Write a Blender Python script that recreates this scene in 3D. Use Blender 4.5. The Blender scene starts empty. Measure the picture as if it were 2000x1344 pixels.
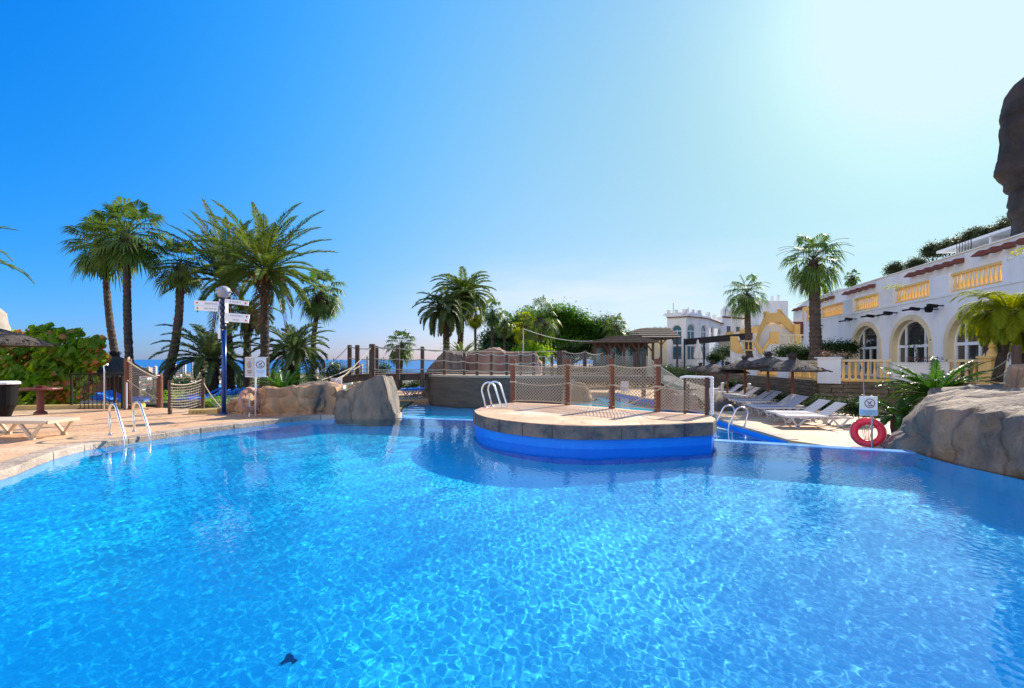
import bpy, bmesh, math, random
import numpy as np
from mathutils import Vector, Matrix, noise
from mathutils.geometry import tessellate_polygon
R = math.radians
PI = math.pi
rnd = random.Random(7)
SC = bpy.context.scene
COL = SC.collection

# ---------------------------------------------------------------- camera
F = 950.0; HY = 702.0; EYE = 1.7
cam_d = bpy.data.cameras.new('camera'); cam = bpy.data.objects.new('camera', cam_d); COL.objects.link(cam)
cam.location = (0, 0, EYE); cam.rotation_euler = (R(90), 0, 0)
cam_d.sensor_width = 36; cam_d.lens = 36 * F / 2000; cam_d.shift_y = (HY - 672) / 2000
cam_d.clip_start = 0.05; cam_d.clip_end = 200000
SC.camera = cam

# ---------------------------------------------------------------- sky, sun, exposure
SUN_EL, SUN_AZ = 31, 42
sd = Vector((math.sin(R(SUN_AZ)) * math.cos(R(SUN_EL)), math.cos(R(SUN_AZ)) * math.cos(R(SUN_EL)), math.sin(R(SUN_EL))))
world = bpy.data.worlds.new('World'); SC.world = world; world.use_nodes = True
wn, wl = world.node_tree.nodes, world.node_tree.links
bg = wn['Background']
sky = wn.new('ShaderNodeTexSky'); sky.sky_type = 'NISHITA'; sky.sun_disc = False
sky.sun_elevation = R(SUN_EL); sky.sun_rotation = R(SUN_AZ)
sky.air_density = 1.0; sky.dust_density = 0.3; sky.ozone_density = 3.0
def vmath(op, a=None, b=None, c=None):
    n = wn.new('ShaderNodeVectorMath'); n.operation = op
    for i, s in enumerate((a, b, c)):
        if s is None: continue
        if isinstance(s, (tuple, list)): n.inputs[i].default_value = s
        else: wl.new(s, n.inputs[i])
    return n
def fmath(op, a, b=None, clamp=False):
    n = wn.new('ShaderNodeMath'); n.operation = op; n.use_clamp = clamp
    for i, s in enumerate((a, b)):
        if s is None: continue
        if isinstance(s, (int, float)): n.inputs[i].default_value = s
        else: wl.new(s, n.inputs[i])
    return n.outputs[0]
wtc = wn.new('ShaderNodeTexCoord')
dirn = vmath('NORMALIZE', wtc.outputs['Generated']).outputs[0]
dot = vmath('DOT_PRODUCT', dirn, tuple(sd)).outputs['Value']
rawdot = dot
dot = fmath('MAXIMUM', dot, 0.0)
sxyz = wn.new('ShaderNodeSeparateXYZ'); wl.new(dirn, sxyz.inputs[0])
dz = fmath('MINIMUM', sxyz.outputs[2], 0.6); dz = fmath('MAXIMUM', dz, 0.0)
feats = [dot, dz, fmath('MULTIPLY', dot, dot), fmath('MULTIPLY', dz, dz), fmath('MULTIPLY', dot, dz), fmath('MULTIPLY', fmath('MULTIPLY', dot, dot), dot), fmath('MULTIPLY', fmath('MULTIPLY', dot, dot), dz)]
CO = [(1.065, -0.385, -7.045, 5.762, -2.911, 14.361, -5.931, -3.059), (1.500, -0.692, 1.532, 2.62, -2.099, 1.9, -2.472, -0.044), (2.23, -0.418, 0.741, 0.208, 0.238, 1.235, -0.951, -0.545)]
chan = []
for k in range(3):
    e = CO[k][0] - math.log(5.0)
    for ft, c_ in zip(feats, CO[k][1:]): e = fmath('ADD', fmath('MULTIPLY', ft, c_), e)
    chan.append(fmath('EXPONENT', e))
comb = wn.new('ShaderNodeCombineXYZ')
for k in range(3): wl.new(chan[k], comb.inputs[k])
graded = vmath('MULTIPLY', sky.outputs[0], comb.outputs[0]).outputs[0]
# thin cirrus veil low over the sea, a real cloud layer of the sky
cmap = vmath('MULTIPLY', dirn, (1.0, 1.0, 5.5)).outputs[0]
cn = wn.new('ShaderNodeTexNoise'); cn.inputs['Scale'].default_value = 2.3; cn.inputs['Detail'].default_value = 6
cn.inputs['Roughness'].default_value = .55; wl.new(cmap, cn.inputs['Vector'])
cr = wn.new('ShaderNodeMapRange'); cr.inputs[1].default_value = .42; cr.inputs[2].default_value = .68; wl.new(cn.outputs[0], cr.inputs[0])
band = wn.new('ShaderNodeMapRange'); band.interpolation_type = 'SMOOTHSTEP'; band.inputs[1].default_value = .24; band.inputs[2].default_value = .10; wl.new(sxyz.outputs[2], band.inputs[0])
side = wn.new('ShaderNodeMapRange'); side.interpolation_type = 'SMOOTHSTEP'; side.inputs[1].default_value = -.35; side.inputs[2].default_value = .2; wl.new(sxyz.outputs[0], side.inputs[0])
cf = fmath('MULTIPLY', fmath('MULTIPLY', cr.outputs[0], band.outputs[0]), side.outputs[0]); cf = fmath('MULTIPLY', cf, .95)
cmx = wn.new('ShaderNodeMix'); cmx.data_type = 'RGBA'; wl.new(cf, cmx.inputs[0]); wl.new(graded, cmx.inputs[6]); cmx.inputs[7].default_value = (8.6, 9.4, 10.4, 1)
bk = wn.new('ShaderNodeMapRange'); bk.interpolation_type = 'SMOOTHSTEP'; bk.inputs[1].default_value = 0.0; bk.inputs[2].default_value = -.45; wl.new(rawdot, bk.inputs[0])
bmx = wn.new('ShaderNodeMix'); bmx.data_type = 'RGBA'; wl.new(bk.outputs[0], bmx.inputs[0]); wl.new(vmath('MINIMUM', cmx.outputs[2], (7.3, 9.5, 10.2)).outputs[0], bmx.inputs[6]); bmx.inputs[7].default_value = (14.0, 14.0, 14.4, 1)   # bright neutral sky added opposite the sun to fill the shade
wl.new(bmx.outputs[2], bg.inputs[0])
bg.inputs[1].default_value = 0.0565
sl = bpy.data.lights.new('sun', 'SUN'); sl.energy = 5.0; sl.angle = R(0.53); sl.color = (1, .90, .76)
sun = bpy.data.objects.new('sun', sl); COL.objects.link(sun)
sun.rotation_euler = sd.to_track_quat('Z', 'Y').to_euler(); sun.location = (30, 30, 40)
sl.cycles.is_caustics_light = True
SC.view_settings.view_transform = 'Standard'; SC.view_settings.look = 'None'
SC.view_settings.exposure = 0.825; SC.view_settings.gamma = 1
cy = SC.cycles
cy.use_denoising = True; cy.max_bounces = 8; cy.transparent_max_bounces = 12; cy.transmission_bounces = 6
cy.diffuse_bounces = 3; cy.glossy_bounces = 3; cy.sample_clamp_indirect = 6

# ---------------------------------------------------------------- materials
def mat(name, c, c2=None, rough=.7, scale=3.0, detail=5, bump=0.0, bscale=20, lo=.35, hi=.65, metal=0.0, spec=.5, trans=None, stretch=None, c3=None, s3=.8, transl=0.0, cracks=0.0, cscale=1.5):
    m = bpy.data.materials.new(name); m.use_nodes = True
    nt = m.node_tree; N, L = nt.nodes, nt.links; b = N['Principled BSDF']
    b.inputs['Roughness'].default_value = rough; b.inputs['Metallic'].default_value = metal
    b.inputs['Specular IOR Level'].default_value = spec
    tc = N.new('ShaderNodeTexCoord'); vec = tc.outputs['Object']
    if stretch:
        mp = N.new('ShaderNodeMapping'); mp.inputs['Scale'].default_value = stretch; L.new(vec, mp.inputs[0]); vec = mp.outputs[0]
    col = None
    if c2 is not None:
        n = N.new('ShaderNodeTexNoise'); n.inputs['Scale'].default_value = scale; n.inputs['Detail'].default_value = detail; n.inputs['Roughness'].default_value = .62
        L.new(vec, n.inputs['Vector'])
        mr = N.new('ShaderNodeMapRange'); mr.inputs[1].default_value = lo; mr.inputs[2].default_value = hi; L.new(n.outputs[0], mr.inputs[0])
        mx = N.new('ShaderNodeMix'); mx.data_type = 'RGBA'; L.new(mr.outputs[0], mx.inputs[0])
        mx.inputs[6].default_value = (*c, 1); mx.inputs[7].default_value = (*c2, 1); col = mx.outputs[2]
        if c3 is not None:
            n3 = N.new('ShaderNodeTexNoise'); n3.inputs['Scale'].default_value = s3; n3.inputs['Detail'].default_value = 4
            mp3 = N.new('ShaderNodeMapping'); mp3.inputs['Location'].default_value = (7.3, 3.1, 9.9); L.new(vec, mp3.inputs[0]); L.new(mp3.outputs[0], n3.inputs['Vector'])
            m3 = N.new('ShaderNodeMapRange'); m3.inputs[1].default_value = .5; m3.inputs[2].default_value = .66; L.new(n3.outputs[0], m3.inputs[0])
            x3 = N.new('ShaderNodeMix'); x3.data_type = 'RGBA'; L.new(m3.outputs[0], x3.inputs[0]); L.new(col, x3.inputs[6]); x3.inputs[7].default_value = (*c3, 1); col = x3.outputs[2]
        L.new(col, b.inputs['Base Color'])
    else:
        b.inputs['Base Color'].default_value = (*c, 1)
    if cracks:
        vo = N.new('ShaderNodeTexVoronoi'); vo.feature = 'DISTANCE_TO_EDGE'; vo.inputs['Scale'].default_value = cscale
        nz = N.new('ShaderNodeTexNoise'); nz.inputs['Scale'].default_value = 2.5; L.new(vec, nz.inputs['Vector']); vm = N.new('ShaderNodeVectorMath'); vm.operation = 'MULTIPLY_ADD'; vm.inputs[1].default_value = (.25, .25, .25); L.new(nz.outputs['Color'], vm.inputs[0]); L.new(vec, vm.inputs[2]); L.new(vm.outputs[0], vo.inputs['Vector'])
        cm = N.new('ShaderNodeMapRange'); cm.inputs[1].default_value = .0; cm.inputs[2].default_value = .025; cm.inputs[3].default_value = 1 - cracks; cm.inputs[4].default_value = 1; L.new(vo.outputs['Distance'], cm.inputs[0])
        cx = N.new('ShaderNodeVectorMath'); cx.operation = 'SCALE'; L.new(col, cx.inputs[0]); L.new(cm.outputs[0], cx.inputs['Scale']); col = cx.outputs[0]; L.new(col, b.inputs['Base Color'])
    if bump:
        nb = N.new('ShaderNodeTexNoise'); nb.inputs['Scale'].default_value = bscale; nb.inputs['Detail'].default_value = 6; nb.inputs['Roughness'].default_value = .65
        L.new(vec, nb.inputs['Vector']); bp = N.new('ShaderNodeBump'); bp.inputs['Strength'].default_value = bump; bp.inputs['Distance'].default_value = .05
        L.new(nb.outputs[0], bp.inputs['Height']); L.new(bp.outputs[0], b.inputs['Normal'])
    if transl:
        t = N.new('ShaderNodeBsdfTranslucent'); mxs = N.new('ShaderNodeMixShader'); mxs.inputs[0].default_value = transl
        if col: L.new(col, t.inputs[0])
        else: t.inputs[0].default_value = (*c, 1)
        g = N.new('ShaderNodeHueSaturation'); g.inputs['Value'].default_value = 1.6; g.inputs['Saturation'].default_value = 1.1; g.inputs['Hue'].default_value = .485
        if col: L.new(col, g.inputs['Color'])
        else: g.inputs['Color'].default_value = (*c, 1)
        L.new(g.outputs[0], t.inputs[0])
        L.new(b.outputs[0], mxs.inputs[1]); L.new(t.outputs[0], mxs.inputs[2]); L.new(mxs.outputs[0], N['Material Output'].inputs[0])
    return m

M = {}
M['basin'] = mat('pool_paint_light_blue', (.005, .67, 1.0), (0.0, .61, 1.0), rough=.55, scale=1.2, c3=(.01, .71, 1.0), s3=.5)
M['poolwall'] = mat('pool_wall_blue', (0.0, .20, .85), (0.0, .25, .90), rough=.5, scale=2)
M['weir'] = mat('wet_weir_tiles', (.12, .38, .85), (.2, .5, .9), rough=.12, scale=4)
M['deck'] = mat('sandstone_print_concrete', (.66, .40, .225), (.52, .30, .16), rough=.75, scale=1.3, detail=8, bump=.6, bscale=9, cracks=.38, cscale=1.1, c3=(.70, .49, .31), s3=.5)
M['coping'] = mat('coping_stone', (.47, .36, .27), (.30, .235, .19), rough=.8, scale=3.5, detail=8, bump=.7, bscale=14, c3=(.54, .42, .33), s3=1.2)
M['copingdark'] = mat('weathered_coping_stone', (.18, .16, .14), (.075, .08, .09), rough=.8, scale=4, detail=8, bump=.8, bscale=16, c3=(.24, .18, .14), s3=2.5, lo=.4, hi=.6)
M['platdeck'] = mat('platform_print_concrete', (.76, .47, .29), (.58, .35, .21), rough=.8, scale=1.6, detail=8, bump=.7, bscale=8, cracks=.4, cscale=1.0, c3=(.78, .58, .42), s3=.8)
M['rock'] = mat('orange_gunite_rock', (.60, .34, .17), (.36, .21, .12), rough=.85, scale=1.6, detail=9, bump=1.0, bscale=9, c3=(.15, .125, .10), s3=1.3, stretch=(1, 1, .4), cracks=.35, cscale=.7)
M['rockgrey'] = mat('grey_gunite_rock', (.36, .26, .18), (.16, .13, .105), rough=.85, scale=1.5, detail=9, bump=1.0, bscale=9, c3=(.14, .125, .11), s3=1.2, stretch=(1, 1, .4), cracks=.4, cscale=.6)
M['rockpink'] = mat('pink_gunite_rock', (.36, .20, .145), (.20, .115, .09), rough=.85, scale=1.8, detail=9, bump=1.0, bscale=6, c3=(.46, .31, .22), s3=.7, stretch=(1, 1, .3))
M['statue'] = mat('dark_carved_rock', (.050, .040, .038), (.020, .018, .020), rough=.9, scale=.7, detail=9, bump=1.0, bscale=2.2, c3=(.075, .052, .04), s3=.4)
M['hull'] = mat('dark_concrete', (.125, .10, .075), (.07, .06, .05), rough=.85, scale=1.5, detail=7, bump=.5, bscale=8, stretch=(.5, .5, 3))
M['wood'] = mat('reddish_timber', (.24, .085, .04), (.13, .05, .028), rough=.7, scale=5, detail=6, bump=.6, bscale=22, stretch=(2, 2, .35))
M['wooddark'] = mat('weathered_timber', (.13, .075, .05), (.065, .042, .032), rough=.8, scale=5, detail=6, bump=.6, bscale=22, stretch=(2, 2, .35))
M['rope'] = mat('pale_rope', (.56, .48, .36), (.42, .35, .25), rough=.9, scale=20)
M['net'] = mat('net_cord', (.42, .37, .29), rough=.9)
M['steel'] = mat('polished_steel', (.82, .80, .77), rough=.3, metal=1.0)
M['white'] = mat('white_render', (.82, .82, .81), (.64, .63, .62), rough=.8, scale=.9, detail=9, bump=.2, bscale=8, lo=.42, hi=.85, stretch=(1, 1, .3))
M['yellow'] = mat('yellow_render', (.86, .56, .19), (.80, .50, .16), rough=.75, scale=1, detail=6)
M['yellowstone'] = mat('yellow_kerb_paint', (.68, .46, .14), (.5, .36, .16), rough=.8, scale=2, detail=6)
M['cream'] = mat('cream_render', (.74, .62, .40), (.66, .55, .34), rough=.8, scale=1, detail=6)
M['frame'] = mat('white_window_frame', (.80, .80, .80), rough=.4)
M['glass'] = mat('dark_window_glass', (.018, .022, .028), (.03, .035, .04), rough=.04, scale=.3, spec=1.0)
M['redtile'] = mat('dark_red_tiles', (.20, .055, .04), (.13, .04, .032), rough=.75, scale=3)
M['wallstone'] = mat('rough_course_stone', (.26, .195, .125), (.12, .10, .07), rough=.9, scale=2.2, detail=8, bump=1, bscale=9, stretch=(1, 1, 4))
M['paver'] = mat('terrace_paving', (.40, .33, .25), (.3, .25, .2), rough=.8, scale=2, detail=6)
M['thatch'] = mat('heather_thatch', (.115, .09, .075), (.055, .046, .042), rough=.95, scale=9, detail=8, bump=1, bscale=30)
M['thatchwarm'] = mat('reed_roof', (.16, .12, .09), (.09, .07, .055), rough=.95, scale=6, detail=8, bump=1, bscale=16)
M['plastic'] = mat('white_plastic', (.66, .66, .67), rough=.35)
M['cushion'] = mat('lounger_mesh_fabric', (.46, .45, .46), (.38, .37, .39), rough=.85, scale=6)
M['bluefab'] = mat('blue_canvas', (.04, .30, .95), (.025, .20, .80), rough=.7, scale=3)
M['beige'] = mat('beige_plastic', (.62, .50, .36), rough=.45)
M['lifered'] = mat('red_foam', (.85, .02, .05), (.72, .015, .04), rough=.4, scale=4)
M['lifefaded'] = mat('faded_orange_foam', (.62, .32, .22), (.5, .22, .15), rough=.6, scale=6)
M['signwhite'] = mat('white_sign_panel', (.80, .82, .85), rough=.35)
M['signblue'] = mat('pale_blue_print', (.30, .55, .78), rough=.4)
M['signink'] = mat('dark_red_ink', (.16, .02, .03), rough=.4)
M['ink'] = mat('dark_ink', (.05, .045, .06), rough=.4)
M['inkgrey'] = mat('grey_ink', (.42, .44, .5), rough=.5)
M['arrowred'] = mat('red_arrow_paint', (.6, .03, .03), rough=.5)
M['navy'] = mat('navy_paint', (.008, .02, .07), rough=.35)
M['bluepole'] = mat('blue_enamel', (.004, .035, .20), rough=.25)
M['lampgrey'] = mat('grey_lamp_globe', (.33, .33, .38), rough=.5)
M['black'] = mat('black_plastic', (.008, .008, .009), rough=.6, spec=.15)
M['iron'] = mat('black_iron', (.009, .010, .010), rough=.6, spec=.2)
M['tablered'] = mat('dark_red_paint', (.17, .03, .022), (.12, .03, .025), rough=.5, scale=4)
M['trunkd'] = mat('date_palm_bark', (.075, .052, .036), (.035, .027, .022), rough=.95, scale=5, detail=7, bump=1, bscale=14)
M['trunkw'] = mat('fan_palm_bark', (.12, .088, .066), (.055, .042, .034), rough=.95, scale=5, detail=7, bump=1, bscale=14)
M['leafdate'] = mat('date_palm_leaf', (.068, .14, .026), (.145, .185, .035), rough=.42, scale=.8, transl=.36, spec=.3)
M['leafdateblue'] = mat('blue_green_palm_leaf', (.068, .125, .046), (.125, .16, .052), rough=.5, scale=.8, transl=.34, spec=.25)
M['leaffan'] = mat('fan_palm_leaf', (.055, .13, .024), (.12, .175, .032), rough=.42, scale=.9, transl=.36, spec=.3)
M['leafyellow'] = mat('yellow_green_palm_leaf', (.17, .24, .012), (.28, .30, .02), rough=.65, scale=.8, transl=.45, spec=.12)
M['leafcycad'] = mat('cycad_leaf', (.025, .10, .012), (.07, .17, .018), rough=.35, scale=1.2, transl=.35)
M['deadleaf'] = mat('dead_palm_leaf', (.13, .075, .035), (.07, .045, .028), rough=.95, scale=2, transl=.15)
M['leafgreen'] = mat('bright_tree_leaf', (.09, .24, .012), (.035, .12, .01), rough=.5, scale=.35, transl=.45)
M['leafdark'] = mat('dark_tree_leaf', (.03, .085, .014), (.05, .12, .018), rough=.55, scale=.4, transl=.25)
M['leafpine'] = mat('pine_needles', (.045, .07, .025), (.08, .10, .035), rough=.6, scale=.35, transl=.2)
M['leafgrape'] = mat('broad_shrub_leaf', (.12, .30, .018), (.30, .42, .04), rough=.5, scale=1.5, transl=.58, spec=.3)
M['leafred'] = mat('orange_shrub_leaf', (.50, .16, .06), (.62, .36, .09), rough=.5, scale=2, transl=.35)
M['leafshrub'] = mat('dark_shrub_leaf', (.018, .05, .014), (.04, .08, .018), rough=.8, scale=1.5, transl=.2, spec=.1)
M['grass'] = mat('dry_lawn', (.12, .14, .04), (.22, .18, .08), rough=.95, scale=1.5, detail=8)
M['plain'] = mat('coastal_plain', (.09, .105, .045), (.20, .165, .105), rough=.95, scale=.012, detail=10, lo=.42, hi=.58, c3=(.05, .075, .03), s3=.004)
M['hillm'] = mat('scrub_hillside', (.07, .08, .03), (.16, .14, .08), rough=.95, scale=.3, detail=8)
M['mountain'] = mat('limestone_cliff', (.40, .34, .28), (.24, .22, .19), rough=.95, scale=.03, detail=9, bump=1, bscale=.05)
M['bark'] = mat('tree_bark', (.07, .05, .035), (.04, .03, .022), rough=.95, scale=4)
M['towerw'] = mat('pale_tower_render', (.66, .66, .68), rough=.8)
M['towerb'] = mat('beige_tower_render', (.55, .42, .30), rough=.8)
M['towerg'] = mat('grey_tower_render', (.30, .33, .38), rough=.7)
M['bandglass'] = mat('tower_window_bands', (.10, .13, .17), rough=.2)
M['terracotta'] = mat('terracotta_roof', (.36, .14, .07), (.28, .11, .06), rough=.85, scale=.2)
M['canopy'] = mat('black_canopy_cloth', (.016, .015, .016), rough=.8)
M['parasol'] = mat('cream_parasol_cloth', (.72, .68, .62), rough=.8)
M['fruit'] = mat('orange_date_stalks', (.42, .20, .03), (.30, .13, .02), rough=.8, scale=3, transl=.2)
M['flower'] = mat('pink_and_green_flowers', (.30, .07, .06), (.08, .12, .03), rough=.8, scale=14, lo=.48, hi=.52)
M['debris'] = mat('dark_drain_grille', (.01, .08, .22), rough=.6)

def sea_mat():
    m = bpy.data.materials.new('sea_water'); m.use_nodes = True; nt = m.node_tree; N, L = nt.nodes, nt.links; b = N['Principled BSDF']
    b.inputs['Base Color'].default_value = (0.012, .12, .36, 1); b.inputs['Roughness'].default_value = .35; b.inputs['Specular IOR Level'].default_value = .25
    return m
M['sea'] = sea_mat()
def water_mat(name, tint):
    m = bpy.data.materials.new(name); m.use_nodes = True; nt = m.node_tree; nt.nodes.clear()
    g = nt.nodes.new('ShaderNodeBsdfGlass'); g.inputs['IOR'].default_value = 1.29; g.inputs['Roughness'].default_value = 0; g.inputs['Color'].default_value = (*tint, 1)
    o = nt.nodes.new('ShaderNodeOutputMaterial'); nt.links.new(g.outputs[0], o.inputs[0]); return m
M['water'] = water_mat('clear_pool_water', (.93, .99, 1))
def pane_mat():
    m = bpy.data.materials.new('blue_pavilion_glass'); m.use_nodes = True; b = m.node_tree.nodes['Principled BSDF']
    b.inputs['Base Color'].default_value = (.05, .16, .22, 1); b.inputs['Roughness'].default_value = .08; b.inputs['Specular IOR Level'].default_value = 1
    return m
M['blueglass'] = pane_mat()

# ---------------------------------------------------------------- mesh builder
class MB:
    def __init__(s): s.v = []; s.f = []
    def add(s, vs, fs):
        k = len(s.v); s.v += [tuple(p) for p in vs]; s.f += [tuple(i + k for i in q) for q in fs]
    def box(s, c, d, rz=0.0, rx=0.0, ry=0.0):
        m = Matrix.Rotation(rz, 3, 'Z') @ Matrix.Rotation(ry, 3, 'Y') @ Matrix.Rotation(rx, 3, 'X'); c = Vector(c)
        vs = [c + m @ Vector((sx * d[0] / 2, sy * d[1] / 2, sz * d[2] / 2)) for sz in (-1, 1) for sx, sy in ((-1, -1), (1, -1), (1, 1), (-1, 1))]
        s.add(vs, [(3, 2, 1, 0), (4, 5, 6, 7), (0, 1, 5, 4), (1, 2, 6, 5), (2, 3, 7, 6), (3, 0, 4, 7)])
    def bar(s, a, b, w, h, up=Vector((0, 0, 1))):
        a = Vector(a); b = Vector(b); t = (b - a)
        if t.length < 1e-6: return
        t.normalize(); x = t.cross(up)
        if x.length < 1e-4: x = t.cross(Vector((0, 1, 0)))
        x.normalize(); y = x.cross(t)
        vs = [p + x * sx * w / 2 + y * sy * h / 2 for p in (a, b) for sx, sy in ((-1, -1), (1, -1), (1, 1), (-1, 1))]
        s.add(vs, [(0, 1, 2, 3), (7, 6, 5, 4), (4, 5, 1, 0), (5, 6, 2, 1), (6, 7, 3, 2), (7, 4, 0, 3)])
    def tube(s, pts, r, n=8, cap=True, jit=0.0):
        pts = [Vector(p) for p in pts]; m = len(pts)
        rs = r if isinstance(r, (list, tuple)) else [r] * m
        k = len(s.v); prev = None
        for i, p in enumerate(pts):
            t = (pts[min(i + 1, m - 1)] - pts[max(i - 1, 0)]).normalized()
            if prev is None:
                x = t.cross(Vector((0, 0, 1)))
                if x.length < .05: x = t.cross(Vector((0, 1, 0)))
                x.normalize()
            else:
                x = (prev - t * prev.dot(t)).normalized()
            prev = x; y = t.cross(x)
            for j in range(n):
                a = 2 * PI * j / n; rr = rs[i] * (1 + (rnd.uniform(-jit, jit) if jit else 0))
                s.v.append(tuple(p + x * math.cos(a) * rr + y * math.sin(a) * rr))
        for i in range(m - 1):
            for j in range(n):
                a = k + i * n + j; b = k + i * n + (j + 1) % n
                s.f.append((a, b, b + n, a + n))
        if cap:
            s.f.append(tuple(k + j for j in range(n - 1, -1, -1))); s.f.append(tuple(k + (m - 1) * n + j for j in range(n)))
    def lathe(s, prof, c=(0, 0, 0), n=16, jit=0.0, sx=1.0, sy=1.0, phase=0.0):
        k = len(s.v); c = Vector(c); m = len(prof)
        for (r, z) in prof:
            for j in range(n):
                a = 2 * PI * (j + phase) / n; q = 1 + (rnd.uniform(-jit, jit) if jit else 0)
                s.v.append((c.x + r * q * math.cos(a) * sx, c.y + r * q * math.sin(a) * sy, c.z + z + (rnd.uniform(-jit, jit) * r * .15 if jit else 0)))
        for i in range(m - 1):
            for j in range(n):
                a = k + i * n + j; b = k + i * n + (j + 1) % n; s.f.append((a, b, b + n, a + n))
        if prof[0][0] > 1e-4: s.f.append(tuple(k + j for j in range(n - 1, -1, -1)))
        if prof[-1][0] > 1e-4: s.f.append(tuple(k + (m - 1) * n + j for j in range(n)))
    def prism(s, poly, z0, z1, top=True, bottom=True, sides=True):
        n = len(poly); a = sum(poly[i][0] * poly[(i + 1) % n][1] - poly[(i + 1) % n][0] * poly[i][1] for i in range(n))
        if a < 0: poly = poly[::-1]
        k = len(s.v); s.v += [(p[0], p[1], z0) for p in poly] + [(p[0], p[1], z1) for p in poly]
        tris = tessellate_polygon([[Vector((p[0], p[1], 0)) for p in poly]])
        for t in tris:
            p, q, r = (poly[i] for i in t); ar = (q[0] - p[0]) * (r[1] - p[1]) - (r[0] - p[0]) * (q[1] - p[1])
            if ar < 0: t = t[::-1]
            if top: s.f.append(tuple(k + n + i for i in t))
            if bottom: s.f.append(tuple(k + i for i in t[::-1]))
        if sides:
            for i in range(n): j = (i + 1) % n; s.f.append((k + i, k + j, k + n + j, k + n + i))
    def panel(s, outline, holes, th, mtx):
        """a wall in the (s, z) plane of mtx with holes cut through; front at 0, back at -th along mtx y"""
        loops = [outline] + list(holes); pts = [p for l in loops for p in l]; n = len(pts)
        tris = tessellate_polygon([[Vector((p[0], p[1], 0)) for p in l] for l in loops])
        k = len(s.v)
        s.v += [tuple(mtx @ Vector((p[0], 0, p[1]))) for p in pts] + [tuple(mtx @ Vector((p[0], -th, p[1]))) for p in pts]
        for t in tris:
            p, q, r = (pts[i] for i in t); ar = (q[0] - p[0]) * (r[1] - p[1]) - (r[0] - p[0]) * (q[1] - p[1])
            if ar > 0: t = t[::-1]
            s.f.append(tuple(k + i for i in t)); s.f.append(tuple(k + n + i for i in t[::-1]))
        o = 0
        for l in loops:
            for i in range(len(l)):
                a = o + i; b = o + (i + 1) % len(l); s.f.append((k + a, k + b, k + n + b, k + n + a))
            o += len(l)
    def build(s, name, m, parent=None, smooth=False, auto=None):
        me = bpy.data.meshes.new(name); me.from_pydata(s.v, [], s.f); me.materials.append(M[m] if isinstance(m, str) else m)
        me.update()
        if smooth: me.polygons.foreach_set('use_smooth', [True] * len(me.polygons))
        o = bpy.data.objects.new(name, me); COL.objects.link(o)
        if parent is not None:
            o.parent = parent; o.matrix_parent_inverse = Matrix.Translation(-parent.location) if parent.rotation_euler.z == 0 else parent.matrix_world.inverted()
        return o
def recalc(o):
    bm = bmesh.new(); bm.from_mesh(o.data); bmesh.ops.recalc_face_normals(bm, faces=bm.faces); bm.to_mesh(o.data); bm.free(); return o
def tag(o, label=None, cat=None, group=None, kind=None):
    if label: o['label'] = label
    if cat: o['category'] = cat
    if group: o['group'] = group
    if kind: o['kind'] = kind
    return o
def thing(name, label, cat, loc, group=None):
    o = bpy.data.objects.new(name, None); COL.objects.link(o); o.location = loc; o.empty_display_size = .2
    return tag(o, label, cat, group)
def local(o, parent):
    """the part's mesh was written in the thing's own coordinates"""
    o.parent = parent; o.matrix_parent_inverse = Matrix.Identity(4); return o
def copy_tree(o, loc, rz=0.0, label=None, scale=None):
    r = o.copy(); COL.objects.link(r); r.location = loc; r.rotation_euler = (0, 0, rz)
    if label: r['label'] = label
    if scale: r.scale = (scale,) * 3
    for ch in o.children:
        c = ch.copy(); COL.objects.link(c); c.parent = r
        for g in ch.children:
            d = g.copy(); COL.objects.link(d); d.parent = c
    return r
def struct(o): o['kind'] = 'structure'; return o
def at(px, py, Y): return Vector(((px - 1000) / F * Y, Y, EYE - (py - HY) / F * Y))
def gp(px, py, z): Y = F * (EYE - z) / (py - HY); return Vector(((px - 1000) / F * Y, Y, z))
ORD = ['first', 'second', 'third', 'fourth', 'fifth', 'sixth', 'seventh', 'eighth', 'ninth', 'tenth', 'eleventh', 'twelfth', 'thirteenth', 'fourteenth', 'fifteenth', 'sixteenth', 'seventeenth', 'eighteenth', 'nineteenth', 'twentieth', 'twenty first', 'twenty second', 'twenty third', 'twenty fourth', 'twenty fifth', 'twenty sixth']
def smooth_poly(pts, n=6, closed=False):
    out = []; m = len(pts)
    for i in range(m if closed else m - 1):
        p0, p1, p2, p3 = (pts[(i + k) % m] if closed else pts[min(max(i + k, 0), m - 1)] for k in (-1, 0, 1, 2))
        for j in range(n):
            t = j / n
            out.append(tuple(.5 * (2 * p1[q] + (-p0[q] + p2[q]) * t + (2 * p0[q] - 5 * p1[q] + 4 * p2[q] - p3[q]) * t * t + (-p0[q] + 3 * p1[q] - 3 * p2[q] + p3[q]) * t ** 3) for q in range(2)))
    if not closed: out.append(tuple(pts[-1]))
    return out
def offset_line(pts, d):
    out = []
    for i, p in enumerate(pts):
        a = Vector(pts[max(i - 1, 0)][:2]); b = Vector(pts[min(i + 1, len(pts) - 1)][:2]); t = (b - a).normalized()
        out.append((p[0] - t.y * d, p[1] + t.x * d))
    return out

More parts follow.
